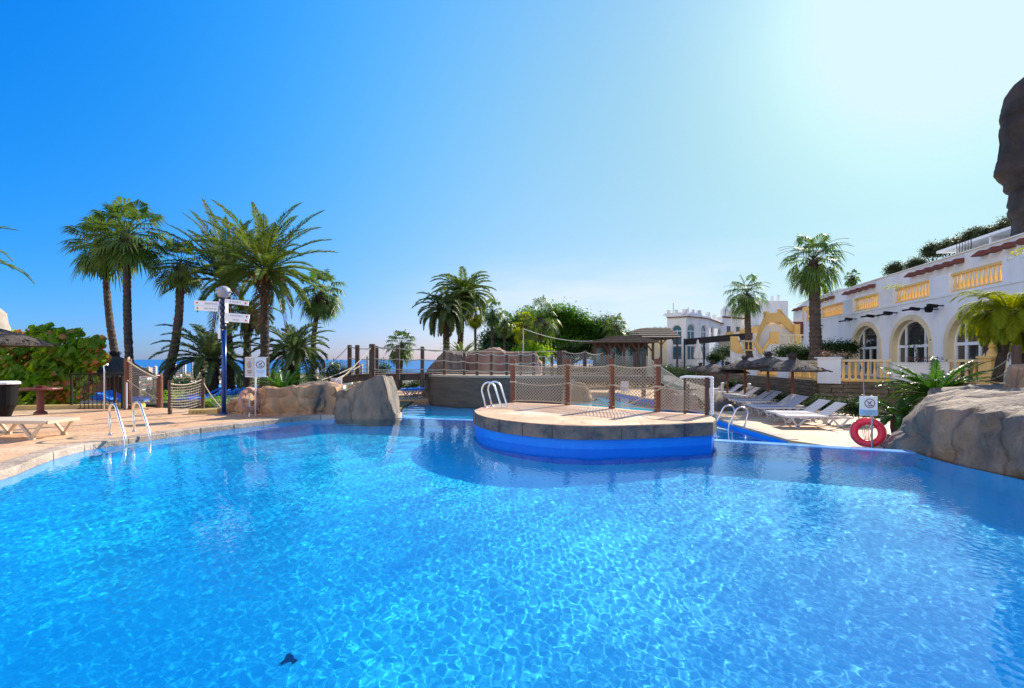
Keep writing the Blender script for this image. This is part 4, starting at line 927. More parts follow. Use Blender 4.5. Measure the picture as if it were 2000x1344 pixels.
def date_crown(c, L_, n=46, seed=0, lo=-.55, hi=1.45, droop=1.15, nl=34, w=.04, ll=None, vee=.45, power=.85):
    rg = random.Random(seed); b = MB()
    for i in range(n):
        u = (i + .5) / n; el = hi - (hi - lo) * u ** power; az = i * 2.39996 + rg.uniform(-.2, .2)
        frond(b, Vector(c) + Vector((math.cos(az), math.sin(az), 0)) * .12, az, el + rg.uniform(-.1, .1), L_ * rg.uniform(.82, 1.08) * (.8 + .2 * math.sin(PI * min(1, u + .3))), droop * rg.uniform(.75, 1.25), rg, nl, ll, w, vee)
    return b
def fan_leaf(mb, c, az, el, Lp, rad, rg, droop=.8, nseg=20, w=.055):
    h = Vector((math.cos(az), math.sin(az), 0)); d = h * math.cos(el) + Vector((0, 0, 1)) * math.sin(el); p = Vector(c); pts = [p.copy()]
    for i in range(4): p = p + d * (Lp / 4); d = (d + Vector((0, 0, -.07 * (1 + droop)))).normalized(); pts.append(p.copy())
    mb.tube(pts, [.025, .02, .016, .014, .012], 3, cap=False)
    side = d.cross(Vector((0, 0, 1)));
    if side.length < .05: side = Vector((-h.y, h.x, 0))
    side.normalize(); up = side.cross(d).normalized(); base = pts[-1]
    for i in range(nseg):
        a = -2.0 + 4.0 * (i + .5) / nseg + rg.uniform(-.04, .04); dd = (d * math.cos(a) + side * math.sin(a) + up * .25 * abs(math.sin(a * .5))).normalized(); l = rad * (1 - .22 * abs(a) / 2.0) * rg.uniform(.88, 1.08)
        ww = dd.cross(up).normalized() * w * .5; m1 = base + dd * l * .55; g = Vector((0, 0, -1)) * droop * (.35 + rg.random() * .3) * l
        tip = base + dd * l * .86 + g; b0 = base + dd * l * .08
        mb.add([b0, m1 + ww * 1.25, tip, m1 - ww * 1.25], [(0, 1, 2, 3)])
        if i < nseg - 1: pass
def fan_crown(c, Lp, rad, n=40, seed=0, lo=-.9, hi=1.4, droop=.8, nseg=20, w=.075):
    rg = random.Random(seed); b = MB()
    for i in range(n):
        u = (i + .5) / n; el = hi - (hi - lo) * u ** .9 + rg.uniform(-.15, .15); az = i * 2.39996 + rg.uniform(-.3, .3)
        fan_leaf(b, Vector(c) + Vector((0, 0, -.3 * u)), az, el, Lp * rg.uniform(.8, 1.15), rad * rg.uniform(.85, 1.1), rg, droop * rg.uniform(.7, 1.3), nseg, w)
    return b
def dead_skirt(c, rad, h, n, seed):
    rg = random.Random(seed); b = MB()
    for i in range(n):
        a = rg.uniform(0, 2 * PI); r = rad * rg.uniform(.3, 1); p = Vector(c) + Vector((math.cos(a) * r * .5, math.sin(a) * r * .5, rg.uniform(-.3, .1))); l = h * rg.uniform(.5, 1.1)
        q = p + Vector((math.cos(a) * r * .6, math.sin(a) * r * .6, -l)); m = p.lerp(q, .4) + Vector((math.cos(a), math.sin(a), 0)) * r * .25; s_ = Vector((-math.sin(a), math.cos(a), 0)) * .07
        b.add([p, m + s_, q + s_ * .3, q - s_ * .3, m - s_], [(0, 1, 2, 3, 4)])
    return b
def palm(kind, base, crown, label, group=None, L_=3.5, n=46, r=(.24, .17), leaf=None, seed=0, bend=0, skirt=None, wires=0, **k):
    nm = {'date': 'date_palm', 'fan': 'fan_palm'}[kind]; t = thing(nm, label, 'palm', base, group); crown = Vector(crown)
    if kind == 'date':
        trunk_mesh('trunk', base, crown + Vector((0, 0, -.05)), r[0], r[1], 'trunkd', t, bend, seed=seed, boots=50); b = date_crown(crown, L_, n, seed, **k); b.build('crown', leaf or 'leafdate', t)
        b = date_crown(crown + Vector((0, 0, -.05)), L_ * .3, 16, seed + 70, lo=-.6, hi=.7, droop=1.5, nl=14, w=.05, ll=.16); b.build('fruit_stalks', 'fruit', t)
        b = date_crown(crown + Vector((0, 0, -.15)), L_ * .8, 7, seed + 50, lo=-1.3, hi=-.75, droop=.5, nl=22); b.build('dead_fronds', 'deadleaf', t)
    else:
        trunk_mesh('trunk', base, crown + Vector((0, 0, -.1)), r[0], r[1], 'trunkw', t, bend, seed=seed, boots=30)
        b = fan_crown(crown, L_ * .5, L_ * .5, n, seed, **k); b.build('crown', leaf or 'leaffan', t)
        sk = skirt or (L_ * .3, L_ * .42); b = dead_skirt(crown + Vector((0, 0, -.25)), sk[0], sk[1], int(130 * (L_ / 2)), seed + 9); b.build('dead_fronds', 'deadleaf', t)
        if wires:
            rg = random.Random(seed); b = MB()
            for i in range(wires):
                az = rg.uniform(0, 2 * PI); p = crown.copy(); d = Vector((math.cos(az) * .7, math.sin(az) * .7, rg.uniform(.2, 1))).normalized(); pts = [p.copy()]
                for q in range(7): p = p + d * .32; d = (d + Vector((0, 0, -.22))).normalized(); pts.append(p.copy())
                b.tube(pts, .012, 3, cap=False)
            b.build('flower_stalks', 'deadleaf', t)
    return t
g_l = 'tall palms on the left behind the pool deck'
palm('fan', at(243, 775, 25), at(205, 478, 25), 'leftmost tall fan palm leaning left, its crown touching its neighbour', L_=2.2, n=44, r=(.18, .13), seed=1, bend=.25, lo=-.75, droop=.6)
palm('fan', at(257, 775, 23), at(249, 455, 23), 'tall fan palm with a straight pale trunk, right one of the left pair', L_=2.25, n=48, r=(.17, .14), seed=2, bend=.1, lo=-.8, droop=.6)
palm('fan', at(316, 775, 24), at(352, 515, 24), 'fan palm with a curved trunk leaning right, behind the net posts', L_=1.75, n=34, r=(.22, .15), seed=3, bend=-.3, leaf='leafdate', lo=-.8, droop=.6, w=.06)
palm('date', at(452, 777, 26), at(442, 548, 26), 'large date palm with upright fronds directly behind the blue signpost', L_=4.1, n=44, r=(.2, .15), seed=4, hi=1.54, lo=-.1, droop=.6, leaf='leafdateblue', nl=60, w=.058, ll=.5, power=1.1)
palm('date', at(517, 790, 23), at(517, 528, 23), 'tallest date palm with long arching fronds, right of the signpost', L_=3.85, n=54, seed=5, r=(.21, .16), hi=1.52, lo=-.4, droop=.6, nl=60, w=.055, ll=.48)
palm('date', at(483, 775, 29), at(483, 615, 29), 'shorter date palm between the two largest ones', L_=1.9, n=28, seed=6, lo=-.5, leaf='leafdate', nl=46, w=.06, ll=.5)
palm('date', at(413, 790, 25), at(411, 705, 25), 'low stout date palm with wide arching fronds left of the signpost', L_=3.2, n=36, seed=7, r=(.34, .36), lo=-.02, hi=1.5, droop=1.15, nl=54, leaf='leafdateblue', w=.055, ll=.5)
palm('date', at(574, 780, 27), at(573, 688, 27), 'low date palm with a round crown behind the no diving sign', L_=2.7, n=42, seed=8, r=(.3, .3), lo=-.3, hi=1.5, droop=1.1, leaf='leafdateblue', nl=50, w=.06, ll=.5)
palm('fan', at(612, 745, 30), at(627, 568, 30), 'slender fan palm with hanging leaves, rightmost of the left palms', L_=1.9, n=34, r=(.17, .13), seed=9, lo=-1.2, bend=.2)
palm('date', at(668, 770, 30), at(612, 560, 26), 'small yellowish feather palm crown beside the slender fan palm', L_=1.5, n=1, seed=10) if False else None
# drooping frond from a palm outside the frame at the left edge
palm('date', (-18.0, 14.5, .1), (-17.15, 14.4, 4.6), 'palm at the far left edge, only a few frond tips showing', L_=2.25, n=40, seed=11, droop=1.3)
# cycad-like shrub palm beside the orange rock
def cycad(c, L_, n, seed, label, leaf='leafcycad', lo=-.15, hi=1.35, droop=.75, nl=44):
    t = thing('cycad', label, 'cycad', c); c = Vector(c)
    b = MB(); b.lathe([(.16, -.6), (.2, -.3), (.17, 0), (.08, .14)], c, 9, jit=.15); b.build('trunk', 'trunkd', t)
    b = date_crown(c, L_, n, seed, lo=lo, hi=hi, droop=droop, nl=nl, w=.03, ll=L_ * .13, vee=.15); b.build('crown', leaf, t); return t
cycad(at(555, 762, 17.5), 1.25, 44, 3, 'bright green cycad growing behind the orange layered rock')
cycad(at(1826, 772, 12.6), 1.42, 62, 4, 'large dark green cycad spreading above the right rock bank', lo=.0, hi=1.3, droop=.75)
cycad(at(1757, 812, 12.3), .95, 40, 5, 'smaller cycad below the large one beside the life ring', lo=-.25, hi=1.2)
palm('fan', at(782, 755, 34), at(783, 672, 34), 'small fan palm standing alone between the bridge posts', L_=1.45, n=30, r=(.15, .15), seed=12, lo=-1.0, w=.06)
palm('date', at(874, 745, 33), at(870, 606, 33), 'date palm left one of the pair behind the rope bridge', L_=2.5, n=56, seed=13, r=(.23, .2), lo=-.7, leaf='leafdateblue', nl=44, w=.07, ll=.5)
palm('date', at(893, 745, 35), at(906, 575, 35), 'taller date palm of the pair behind the rope bridge', L_=2.7, n=60, seed=14, r=(.22, .18), lo=-.6, nl=44, w=.075, ll=.52, droop=1.0)
cycad(at(903, 695, 31), 1.7, 26, 15, 'low spiky palm at the foot of the palm pair behind the bridge', leaf='leafdate', lo=.1)
for k, (px, py, pb, Y, s_, lab, lf) in enumerate(((928, 614, 745, 42, 1.15, 'yellowish fan palm on a very thin trunk beside the palm pair', 'leafyellow'), (961, 606, 740, 44, 1.5, 'dark fan palm left of the broad trees', 'leaffan'), (985, 628, 740, 46, 1.5, 'fan palm half merged with the dark tree mass', 'leaffan'),
        (1056, 618, 740, 40, 2.3, 'full fan palm with long hanging leaves in front of the green trees', 'leaffan'), (1026, 632, 740, 42, 1.7, 'yellow green fan palm left of the full fan palm', 'leafyellow'), (1202, 636, 730, 46, 1.7, 'fan palm at the right end of the green trees beside the reed roof', 'leaffan'))):
    palm('fan', at(px + 1, pb, Y), at(px, py, Y), lab, L_=s_, n=30, r=(.12, .10) if s_ < 1.6 else (.26, .22), seed=20 + k, lo=-1.2, leaf=lf, w=.08, nseg=14)
palm('fan', at(1594, 705, 29), at(1589, 505, 29), 'tall fan palm with loose thin flower stalks before the hotel wing', L_=2.15, n=34, r=(.33, .24), seed=31, lo=-1.15, droop=.9, wires=26, skirt=(.55, 1.1))
palm('fan', at(1463, 700, 42), at(1458, 572, 42), 'medium fan palm rising behind the black canopy', L_=2.25, n=26, r=(.28, .2), seed=32, lo=-1.0, droop=.9, wires=10)
palm('fan', at(1663, 575, 60), at(1664, 540, 60), 'tiny fan palm above the hotel roofline', L_=1.25, n=22, r=(.14, .12), seed=33, lo=-1.1, nseg=12, w=.1)
palm('fan', at(1613, 590, 62), at(1613, 566, 62), 'very small fan palm behind the tall one at the roofline', L_=.7, n=14, r=(.1, .1), seed=34, nseg=10, w=.1)
palm('date', at(1946, 745, 12.4), at(1975, 612, 12.2), 'bright yellow green feather palm hanging over the gatepost at the right edge', L_=1.35, n=90, seed=35, r=(.10, .08), leaf='leafyellow', lo=-.3, hi=1.45, droop=1.7, nl=60, w=.016, ll=.30, vee=.15)
palm('date', at(1998, 735, 13.4), at(2010, 640, 13.2), 'second feather palm crown partly cut by the right frame edge', L_=1.2, n=40, seed=36, r=(.08, .07), leaf='leafyellow', lo=-.6, hi=1.4, droop=1.9, nl=36, w=.022, ll=.3, vee=.1)

def tree(base, blobs, label, leaf, n, size, seed, group=None, r=.25, name='broadleaf_tree'):
    t = thing(name, label, 'tree', base, group); base = Vector(base); ctr = sum((Vector(c) for c, q in blobs), Vector()) / len(blobs); b = MB()
    top = base.lerp(ctr, .75); b.tube([base, base.lerp(top, .5), top], [r, r * .8, r * .5], 7, jit=.1)
    for c, q in blobs: b.tube([base.lerp(top, .55), base.lerp(Vector(c), .8), Vector(c)], [r * .5, r * .3, r * .12], 5, cap=False)
    b.build('trunk', 'bark', t); b = MB(); leaf_cloud(b, blobs, n, size, seed=seed); b.build('crown', leaf, t); return t
def B(lst, Y): return [(tuple(at(px, py, Y + dy)), (rx / F * Y, rx / F * Y * .9, ry / F * Y)) for px, py, rx, ry, dy in lst]
tree(at(985, 730, 50), B([(965, 672, 26, 26, 0), (990, 655, 28, 24, 1), (1015, 665, 22, 30, 0), (975, 692, 32, 14, -2)], 50), 'dark evergreen tree at the left of the tree group behind the pink rock', 'leafdark', 20000, .28, 1)
tree(at(1040, 730, 52), B([(1010, 640, 26, 24, 1), (1035, 632, 30, 26, 0), (1040, 665, 36, 26, 0), (1005, 668, 24, 22, 1)], 52), 'mid green rounded tree behind the full fan palm', 'leafgreen', 26000, .26, 2)
tree(at(1105, 730, 50), B([(1072, 624, 30, 24, 0), (1098, 612, 26, 18, 0), (1122, 630, 32, 26, 0), (1105, 655, 44, 30, 1), (1145, 645, 24, 24, 0), (1080, 672, 34, 20, -1), (1130, 672, 34, 18, 0)], 50), 'largest bright green tree in the middle of the garden', 'leafgreen', 34000, .24, 3)
tree(at(1168, 730, 51), B([(1165, 650, 28, 26, 0), (1185, 640, 26, 22, 0), (1210, 662, 24, 18, 0), (1190, 672, 34, 18, 0)], 51), 'dark tree between the bright green tree and the reed roof', 'leafdark', 10000, .25, 4)
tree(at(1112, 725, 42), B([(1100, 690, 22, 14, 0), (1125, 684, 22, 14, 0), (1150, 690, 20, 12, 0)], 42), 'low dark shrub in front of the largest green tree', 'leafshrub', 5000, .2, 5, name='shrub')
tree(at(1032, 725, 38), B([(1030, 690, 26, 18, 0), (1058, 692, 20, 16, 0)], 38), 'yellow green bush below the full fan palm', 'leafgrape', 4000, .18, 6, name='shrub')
tree(at(665, 740, 30), B([(655, 722, 20, 14, 0), (672, 728, 14, 10, 0), (640, 735, 14, 10, 0)], 30), 'light green bush behind the ramp ropes of the bridge', 'leafdateblue', 2500, .13, 7, name='shrub')
tree(at(738, 740, 60), B([(748, 718, 12, 12, 0), (738, 724, 10, 8, 0)], 60), 'small round tree behind the second bridge post', 'leafdark', 900, .3, 8)
tree(at(880, 740, 60), B([(880, 716, 16, 6, 0)], 60), 'faraway dark tree between two bridge posts', 'leafdark', 700, .3, 9) if False else None
# dark garden shrubs by the hotel
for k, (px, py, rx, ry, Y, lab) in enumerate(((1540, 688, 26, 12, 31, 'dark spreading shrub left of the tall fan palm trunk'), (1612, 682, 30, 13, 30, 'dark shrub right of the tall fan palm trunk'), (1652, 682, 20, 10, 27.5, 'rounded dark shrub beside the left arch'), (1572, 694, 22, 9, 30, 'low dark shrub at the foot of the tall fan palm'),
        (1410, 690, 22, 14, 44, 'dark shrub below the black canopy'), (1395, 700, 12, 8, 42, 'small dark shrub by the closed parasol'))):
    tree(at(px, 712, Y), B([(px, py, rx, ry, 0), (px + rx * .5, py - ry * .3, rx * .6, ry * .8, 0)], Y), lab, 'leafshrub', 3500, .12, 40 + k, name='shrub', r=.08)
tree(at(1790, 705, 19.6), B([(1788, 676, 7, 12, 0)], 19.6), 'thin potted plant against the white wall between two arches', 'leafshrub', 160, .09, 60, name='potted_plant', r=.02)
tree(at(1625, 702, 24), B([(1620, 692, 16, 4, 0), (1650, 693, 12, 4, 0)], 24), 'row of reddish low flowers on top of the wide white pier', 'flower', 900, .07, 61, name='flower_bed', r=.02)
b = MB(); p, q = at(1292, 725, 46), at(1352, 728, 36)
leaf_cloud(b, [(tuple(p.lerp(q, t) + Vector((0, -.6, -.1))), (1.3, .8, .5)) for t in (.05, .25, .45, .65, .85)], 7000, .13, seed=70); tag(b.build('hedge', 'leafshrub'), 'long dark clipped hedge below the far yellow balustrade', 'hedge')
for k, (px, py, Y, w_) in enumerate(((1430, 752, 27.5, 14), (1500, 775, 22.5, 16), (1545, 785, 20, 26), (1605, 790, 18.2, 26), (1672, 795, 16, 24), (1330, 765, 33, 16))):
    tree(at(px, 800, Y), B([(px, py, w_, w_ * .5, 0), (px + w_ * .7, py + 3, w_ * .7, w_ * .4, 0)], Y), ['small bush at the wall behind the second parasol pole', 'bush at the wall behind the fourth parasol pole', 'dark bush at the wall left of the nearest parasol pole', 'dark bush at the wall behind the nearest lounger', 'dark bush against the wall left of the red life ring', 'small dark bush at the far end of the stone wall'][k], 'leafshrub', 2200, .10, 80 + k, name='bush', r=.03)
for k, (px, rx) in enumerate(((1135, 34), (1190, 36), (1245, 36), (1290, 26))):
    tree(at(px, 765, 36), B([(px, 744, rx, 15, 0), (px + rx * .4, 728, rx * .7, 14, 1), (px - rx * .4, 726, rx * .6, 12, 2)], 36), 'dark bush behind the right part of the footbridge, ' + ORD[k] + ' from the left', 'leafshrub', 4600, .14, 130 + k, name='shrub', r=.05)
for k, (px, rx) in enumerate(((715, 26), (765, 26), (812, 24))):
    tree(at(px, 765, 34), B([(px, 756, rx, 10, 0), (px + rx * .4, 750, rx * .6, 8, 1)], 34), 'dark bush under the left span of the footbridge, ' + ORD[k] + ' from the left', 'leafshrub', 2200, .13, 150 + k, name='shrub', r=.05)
# hill pines behind the hotel
for k, (px, py, rx, ry) in enumerate(((1748, 526, 16, 8), (1790, 512, 16, 10), (1822, 492, 20, 12), (1855, 478, 20, 12), (1880, 470, 18, 12), (1905, 462, 24, 12), (1930, 452, 16, 8), (1968, 440, 18, 13), (1992, 432, 14, 14))):
    Y = 52 - k * 1.6; py += (-3, 3, -4, 2, 5, -3, 4, 0, 0)[k]; tree(at(px, py + 60, Y), B([(px, py, rx * .6, ry * .95, 0), (px - rx * .6, py + 6, rx * .45, ry * .8, 0), (px + rx * .55, py + 3, rx * .4, ry * .8, 0)], Y), 'dark pine crown above the hotel roofline, ' + ORD[k] + ' from the left', 'leafpine', 4200, .17, 100 + k, name='pine_tree', r=.15)
# sea-grape shrub on the left
rg = random.Random(5); t = thing('broadleaf_shrub', 'big broad leaved shrub with green and orange leaves beside the left fence', 'shrub', at(100, 802, 17.5))
blobs = B([(20, 700, 40, 32, 0), (60, 672, 34, 28, .2), (105, 680, 34, 32, 0), (150, 690, 30, 30, 0), (180, 700, 26, 22, 0), (40, 740, 50, 34, 0), (100, 735, 46, 40, -.2), (150, 745, 32, 40, 0), (10, 770, 30, 28, 0), (80, 780, 60, 24, 0), (190, 680, 14, 12, 0), (130, 655, 16, 12, 0), (72, 648, 16, 10, 0), (175, 672, 16, 14, 0), (35, 660, 14, 12, 0), (92, 642, 12, 9, 0), (150, 650, 10, 9, 0), (196, 664, 9, 9, 0), (112, 650, 12, 9, 0), (8, 672, 14, 10, 0), (200, 700, 10, 10, 0)], 18)
bl = MB(); br = MB()
for c, r in blobs:
    c = Vector(c)
    for _ in range(int(330 * (r[0] * r[1] * r[2]) ** .6 / .5)):
        d = Vector((rg.uniform(-1, 1), rg.uniform(-1, 1), rg.uniform(-1, 1))).normalized() * rg.random() ** .35; p = c + Vector((d.x * r[0], d.y * r[1], d.z * r[2])); nrm = (Vector((rg.uniform(-.9, .9), -.5 + rg.uniform(-.6, .6), .5 + rg.uniform(-.5, .5)))).normalized()
        u = nrm.cross(Vector((0, 0, 1))).normalized(); v = nrm.cross(u); s_ = rg.uniform(.075, .135); mb = br if (noise.noise(p * .9) > .22 and rg.random() < .5) or rg.random() < .05 else bl
        mb.add([p + (u * math.cos(a) + v * math.sin(a)) * s_ * (1.15 if k % 2 else .95) + nrm * (.02 if k % 2 else 0) for k, a in enumerate([2 * PI * q / 7 for q in range(7)])], [tuple(range(7))])
bl.build('green_leaves', 'leafgrape', t); br.build('orange_leaves', 'leafred', t)
b = MB()
for c, r in blobs: b.tube([at(100, 800, 18), at(100, 770, 18).lerp(Vector(c), .5), c], [.05, .03, .015], 5, cap=False)
b.build('branches', 'bark', t)
tree(at(335, 790, 19), B([(330, 772, 26, 8, 0), (420, 782, 30, 7, 0), (470, 785, 20, 8, -3)], 19), 'scrubby low plants behind the small rope net', 'leafgrape', 1500, .07, 91, name='low_plants', r=.02)
tree(at(355, 775, 27), B([(350, 752, 34, 12, 0), (300, 765, 24, 10, 0), (470, 755, 34, 18, 4), (380, 758, 22, 10, 0), (540, 755, 40, 18, 4), (600, 758, 26, 18, 4)], 27), 'band of dark bushes behind the blue loungers', 'leafdark', 8000, .14, 92, name='shrub_band', r=.04)

# ================================================================ DISTANT CITY
rg = random.Random(12)
tw = [(262, 714, 7, 'b'), (272, 716, 6, 'w'), (290, 718, 9, 'b'), (303, 716, 5, 'w'), (335, 716, 4, 'g'), (343, 713, 5, 'w'), (349, 720, 4, 'w'), (356, 715, 4, 'g'), (361, 711, 3.5, 'w'), (375, 704, 2.5, 'g'), (382, 718, 7, 'b'), (389, 715, 4, 'w'), (395, 709, 3.5, 'w'), (399, 713, 3, 'b'), (428, 722, 5, 'w'), (627, 706, 4, 'g'), (634, 710, 4, 'g'), (648, 708, 4, 'w'), (660, 712, 5, 'w'), (692, 711, 3, 'w'), (697, 707, 6, 'g'), (706, 711, 5, 'g'), (718, 697, 4, 'g'), (618, 712, 6, 'w')]
for k, (px, py, w_, m_) in enumerate(tw):
    Y = 2650 + rg.uniform(-150, 150); c = at(px, py, Y); wd = w_ / F * Y; h = c.z + 80; mm = {'w': 'towerw', 'b': 'towerb', 'g': 'towerg'}[m_]
    t = thing('apartment_tower', {'w': 'white', 'b': 'beige', 'g': 'grey'}[m_] + ' high rise tower by the sea, ' + ORD[k] + ' tower from the left', 'tower', (c.x, Y, -80), 'high rise towers along the coast')
    b = MB(); b.box((c.x, Y, -80 + h / 2), (wd, wd, h), rz=rg.uniform(-.3, .3)); b.box((c.x, Y, -80 + h + 2), (wd * .4, wd * .4, 5)); b.build('tower_block', mm, t)
    b = MB(); nb = max(3, int(h / 9))
    for i in range(nb): b.box((c.x, Y - wd * .45, -80 + (i + .6) * h / nb), (wd * .8, wd * .35, h / nb * .35))
    b.build('window_bands', 'bandglass', t)
def house(px, py, Y, w_, k, lab, rz, grp='small houses on the plain below the terrace', h=6, roof='terracotta'):
    z = terr((px - 1000) / F * Y, Y) if Y < 2900 else -80; x = (px - 1000) / F * Y
    t = thing('distant_house', lab, 'house', (x, Y, z), grp); t.rotation_euler.z = 0
    b = MB(); b.box((x, Y, z + h / 2), (w_, w_ * .8, h), rz=rz); b.build('walls', 'white' if k % 4 else 'towerb', t)
    b = MB(); b.lathe([(w_ * .66, 0), (w_ * .5, h * .12), (.01, h * .42)], (x, Y, z + h), 4, phase=.5 + rz * 4 / (2 * PI)); b.build('roof', roof, t); return t
for k in range(120):
    Y = 900 * (2700 / 900) ** rg.random(); px = rg.choice((rg.uniform(255, 440), rg.uniform(255, 440), rg.uniform(590, 830)))
    house(px, 0, Y, rg.uniform(10, 24) * (.7 + Y / 2500), k, 'tiny pale house among the trees of the plain below', rg.uniform(-.7, .7), h=rg.uniform(5, 12))
b = MB()
cl = []
for k in range(330):
    Y = 500 * (2850 / 500) ** rg.random(); px = rg.choice((rg.uniform(235, 460), rg.uniform(580, 840))); x = (px - 1000) / F * Y; s_ = (5 + Y / 130) * rg.uniform(.6, 1.3); cl.append(((x, Y, terr(x, Y) + s_ * .3), (s_, s_, s_ * .5)))
leaf_cloud(b, cl, 20000, 3.2, seed=4); tag(b.build('tree_scrub', 'leafdark'), 'far off scattered trees and scrub over the coastal plain', 'woodland', kind='stuff')

# ================================================================ BRIDGE, NET FENCES
def rope(mb, a, b_, sag=.08, r=.018, n=8):
    a, b_ = Vector(a), Vector(b_); mb.tube([a.lerp(b_, i / n) + Vector((0, 0, -sag * 4 * (i / n) * (1 - i / n))) for i in range(n + 1)], r, 5, cap=False)
def net(mb, p00, p10, p01, p11, cell=.1, r=.0045, sag_t=.08, sag_b=.0, square=False):
    """knotted net between the corners: p00-p10 bottom, p01-p11 top"""
    p00, p10, p01, p11 = map(Vector, (p00, p10, p01, p11)); W = (p10 - p00).length; H = (p01 - p00).length
    def P(u, v):
        b_ = p00.lerp(p10, u) + Vector((0, 0, -sag_b * 4 * u * (1 - u))); t = p01.lerp(p11, u) + Vector((0, 0, -sag_t * 4 * u * (1 - u))); return b_.lerp(t, v)
    if square:
        for i in range(1, int(W / cell)): u = i * cell / W; mb.tube([P(u, v / 4) for v in range(5)], r, 3, cap=False)
        for j in range(1, int(H / cell)): v = j * cell / H; mb.tube([P(u / 8, v) for u in range(9)], r, 3, cap=False)
        return
    for sg in (1, -1):
        k = -int(H / cell) - 1
        while k * cell < W + H:
            u0 = k * cell; pts = []
            for q in range(7):
                v = q / 6; u = (u0 + v * H) / W if sg > 0 else (u0 - v * H + 0) / W
                pts.append((u, v))
            # clip to the panel
            seg = []
            for (u1, v1), (u2, v2) in zip(pts, pts[1:]):
                lo_, hi_ = 0.0, 1.0; du = u2 - u1
                if abs(du) > 1e-9:
                    t1, t2 = sorted(((0 - u1) / du, (1 - u1) / du)); lo_, hi_ = max(0, t1), min(1, t2)
                elif not 0 <= u1 <= 1: continue
                if hi_ - lo_ > 1e-4:
                    a = (u1 + du * lo_, v1 + (v2 - v1) * lo_); c = (u1 + du * hi_, v1 + (v2 - v1) * hi_)
                    if not seg: seg.append(a)
                    seg.append(c)
            if len(seg) > 1: mb.tube([P(*s_) for s_ in seg], r, 3, cap=False)
            k += 1
def post(mb, p, h, r, n=10, sides=0):
    x, y, z = p; mb.lathe([(r * 1.02, 0), (r, .02), (r * .985, h * .5), (r, h - .03), (r * .9, h)], (x, y, z), n, jit=.03)

# net fence on the platform
ZP = .456
pp = [gp(1002, 786, ZP), gp(1108, 791, ZP), gp(1195, 798, ZP), gp(1284, 804, ZP)]
nf = thing('net_fence', 'rope net fence on four reddish timber posts standing on the round platform', 'fence', pp[0])
for p in pp: b = MB(); post(b, p, 1.26, .082); b.build('post', 'wood', nf)
for k in range(3):
    a, c = pp[k], pp[k + 1]; b = MB(); rope(b, a + Vector((0, -.08, 1.10)), c + Vector((0, -.08, 1.10)), .06, .016); rope(b, a + Vector((0, -.08, .60)), c + Vector((0, -.08, .60)), .08, .015)
    rope(b, a + Vector((0, -.08, .06)), c + Vector((0, -.08, .06)), -.02, .012)
    for q in (a, c):
        for z in (1.10, .6): b.lathe([(.092, -.02), (.1, 0), (.092, .02)], q + Vector((0, 0, z)), 10)
    b.build('rope', 'rope', nf)
    b = MB(); net(b, a + Vector((.05, -.07, .07)), c + Vector((-.05, -.07, .07)), a + Vector((.05, -.07, 1.09)), c + Vector((-.05, -.07, 1.09)), .09, .0088, .06, -.02); b.build('net', 'net', nf)
# right slack net from the last post to the goal shaped frame
q0 = pp[3]; q1 = gp(1338, 808, ZP); q2 = gp(1384, 811, ZP)
gf = thing('net_gate', 'white goal shaped frame with rope wrapped post and netting at the platform end', 'gate', q1)
b = MB(); b.box(q1 + Vector((0, 0, .42)), (.05, .05, .84)); b.build('post', 'wooddark', gf)
b = MB(); b.box(q2 + Vector((-.04, 0, .42)), (.07, .06, .84)); b.build('post', 'wooddark', gf)
b = MB(); b.tube([q2 + Vector((.06, -.03, 0)), q2 + Vector((.06, -.03, .86))], .028, 8)
for k in range(26): b.lathe([(.03, -.012), (.046, 0), (.03, .012)], q2 + Vector((.06, -.03, .04 + k * .032)), 8)
b.build('wrapped_post', 'frame', gf)
b = MB(); b.tube([q1 + Vector((-.12, -.03, .82)), q1 + Vector((.0, -.03, .85)), q2 + Vector((.08, -.03, .84))], .03, 7); b.build('crossbar', 'frame', gf)
b = MB(); net(b, q1 + Vector((0, -.02, .08)), q2 + Vector((0, -.02, .08)), q1 + Vector((0, -.02, .82)), q2 + Vector((0, -.02, .82)), .075, .009, .0, 0)
rope(b, q1 + Vector((0, -.03, .1)), q2 + Vector((0, -.03, .06)), .02, .01); b.build('net', 'net', gf)
sn = thing('slack_net', 'slack rope net hanging between the last timber post and the goal shaped frame', 'net', q0)
b = MB(); net(b, q0 + Vector((.05, -.05, .05)), q1 + Vector((0, -.03, .08)), q0 + Vector((.05, -.05, .62)), q1 + Vector((0, -.03, .52)), .08, .009, .02, 0)
b.build('net', 'net', sn)
b = MB(); rope(b, q0 + Vector((.05, -.06, .62)), q1 + Vector((0, -.03, .52)), .03, .012); rope(b, q0 + Vector((-.75, .3, .08)), q1 + Vector((-.12, -.03, .83)), .02, .014); b.build('rope', 'rope', sn)

# bridge
br = thing('footbridge', 'timber and dark concrete footbridge with rope railings crossing behind the platform', 'bridge', (-2, 24, .9)); ZB = .92
hullp = [(-4.45, 25.2), (-3.4, 24.1), (-1.85, 23.3), (0, 22.9), (1.6, 22.9), (2.65, 23.3), (2.9, 24.6), (1.5, 25.0), (-1.8, 25.3), (-4.1, 26.3)]
b = MB(); b.prism(smooth_poly([(x * .985 + .0, y) for x, y in hullp], 4, True), -1.6, ZB - .1)
b.v = [(x + (.12 if (x < -4.0 and z < 0) else 0), y, z) for x, y, z in b.v]; b.build('concrete_pier', 'hull', br)
b = MB(); b.prism(smooth_poly(hullp, 4, True), ZB - .095, ZB); b.build('deck', 'paver', br)
b = MB(); b.prism([(2.65, 22.9), (2.95, 22.9), (2.75, 23.2), (2.5, 23.2)], -1.6, ZB - .15); b.v = [(x - (.45 if z < 0 else 0), y, z) for x, y, z in b.v]; b.build('buttress', 'coping', br)
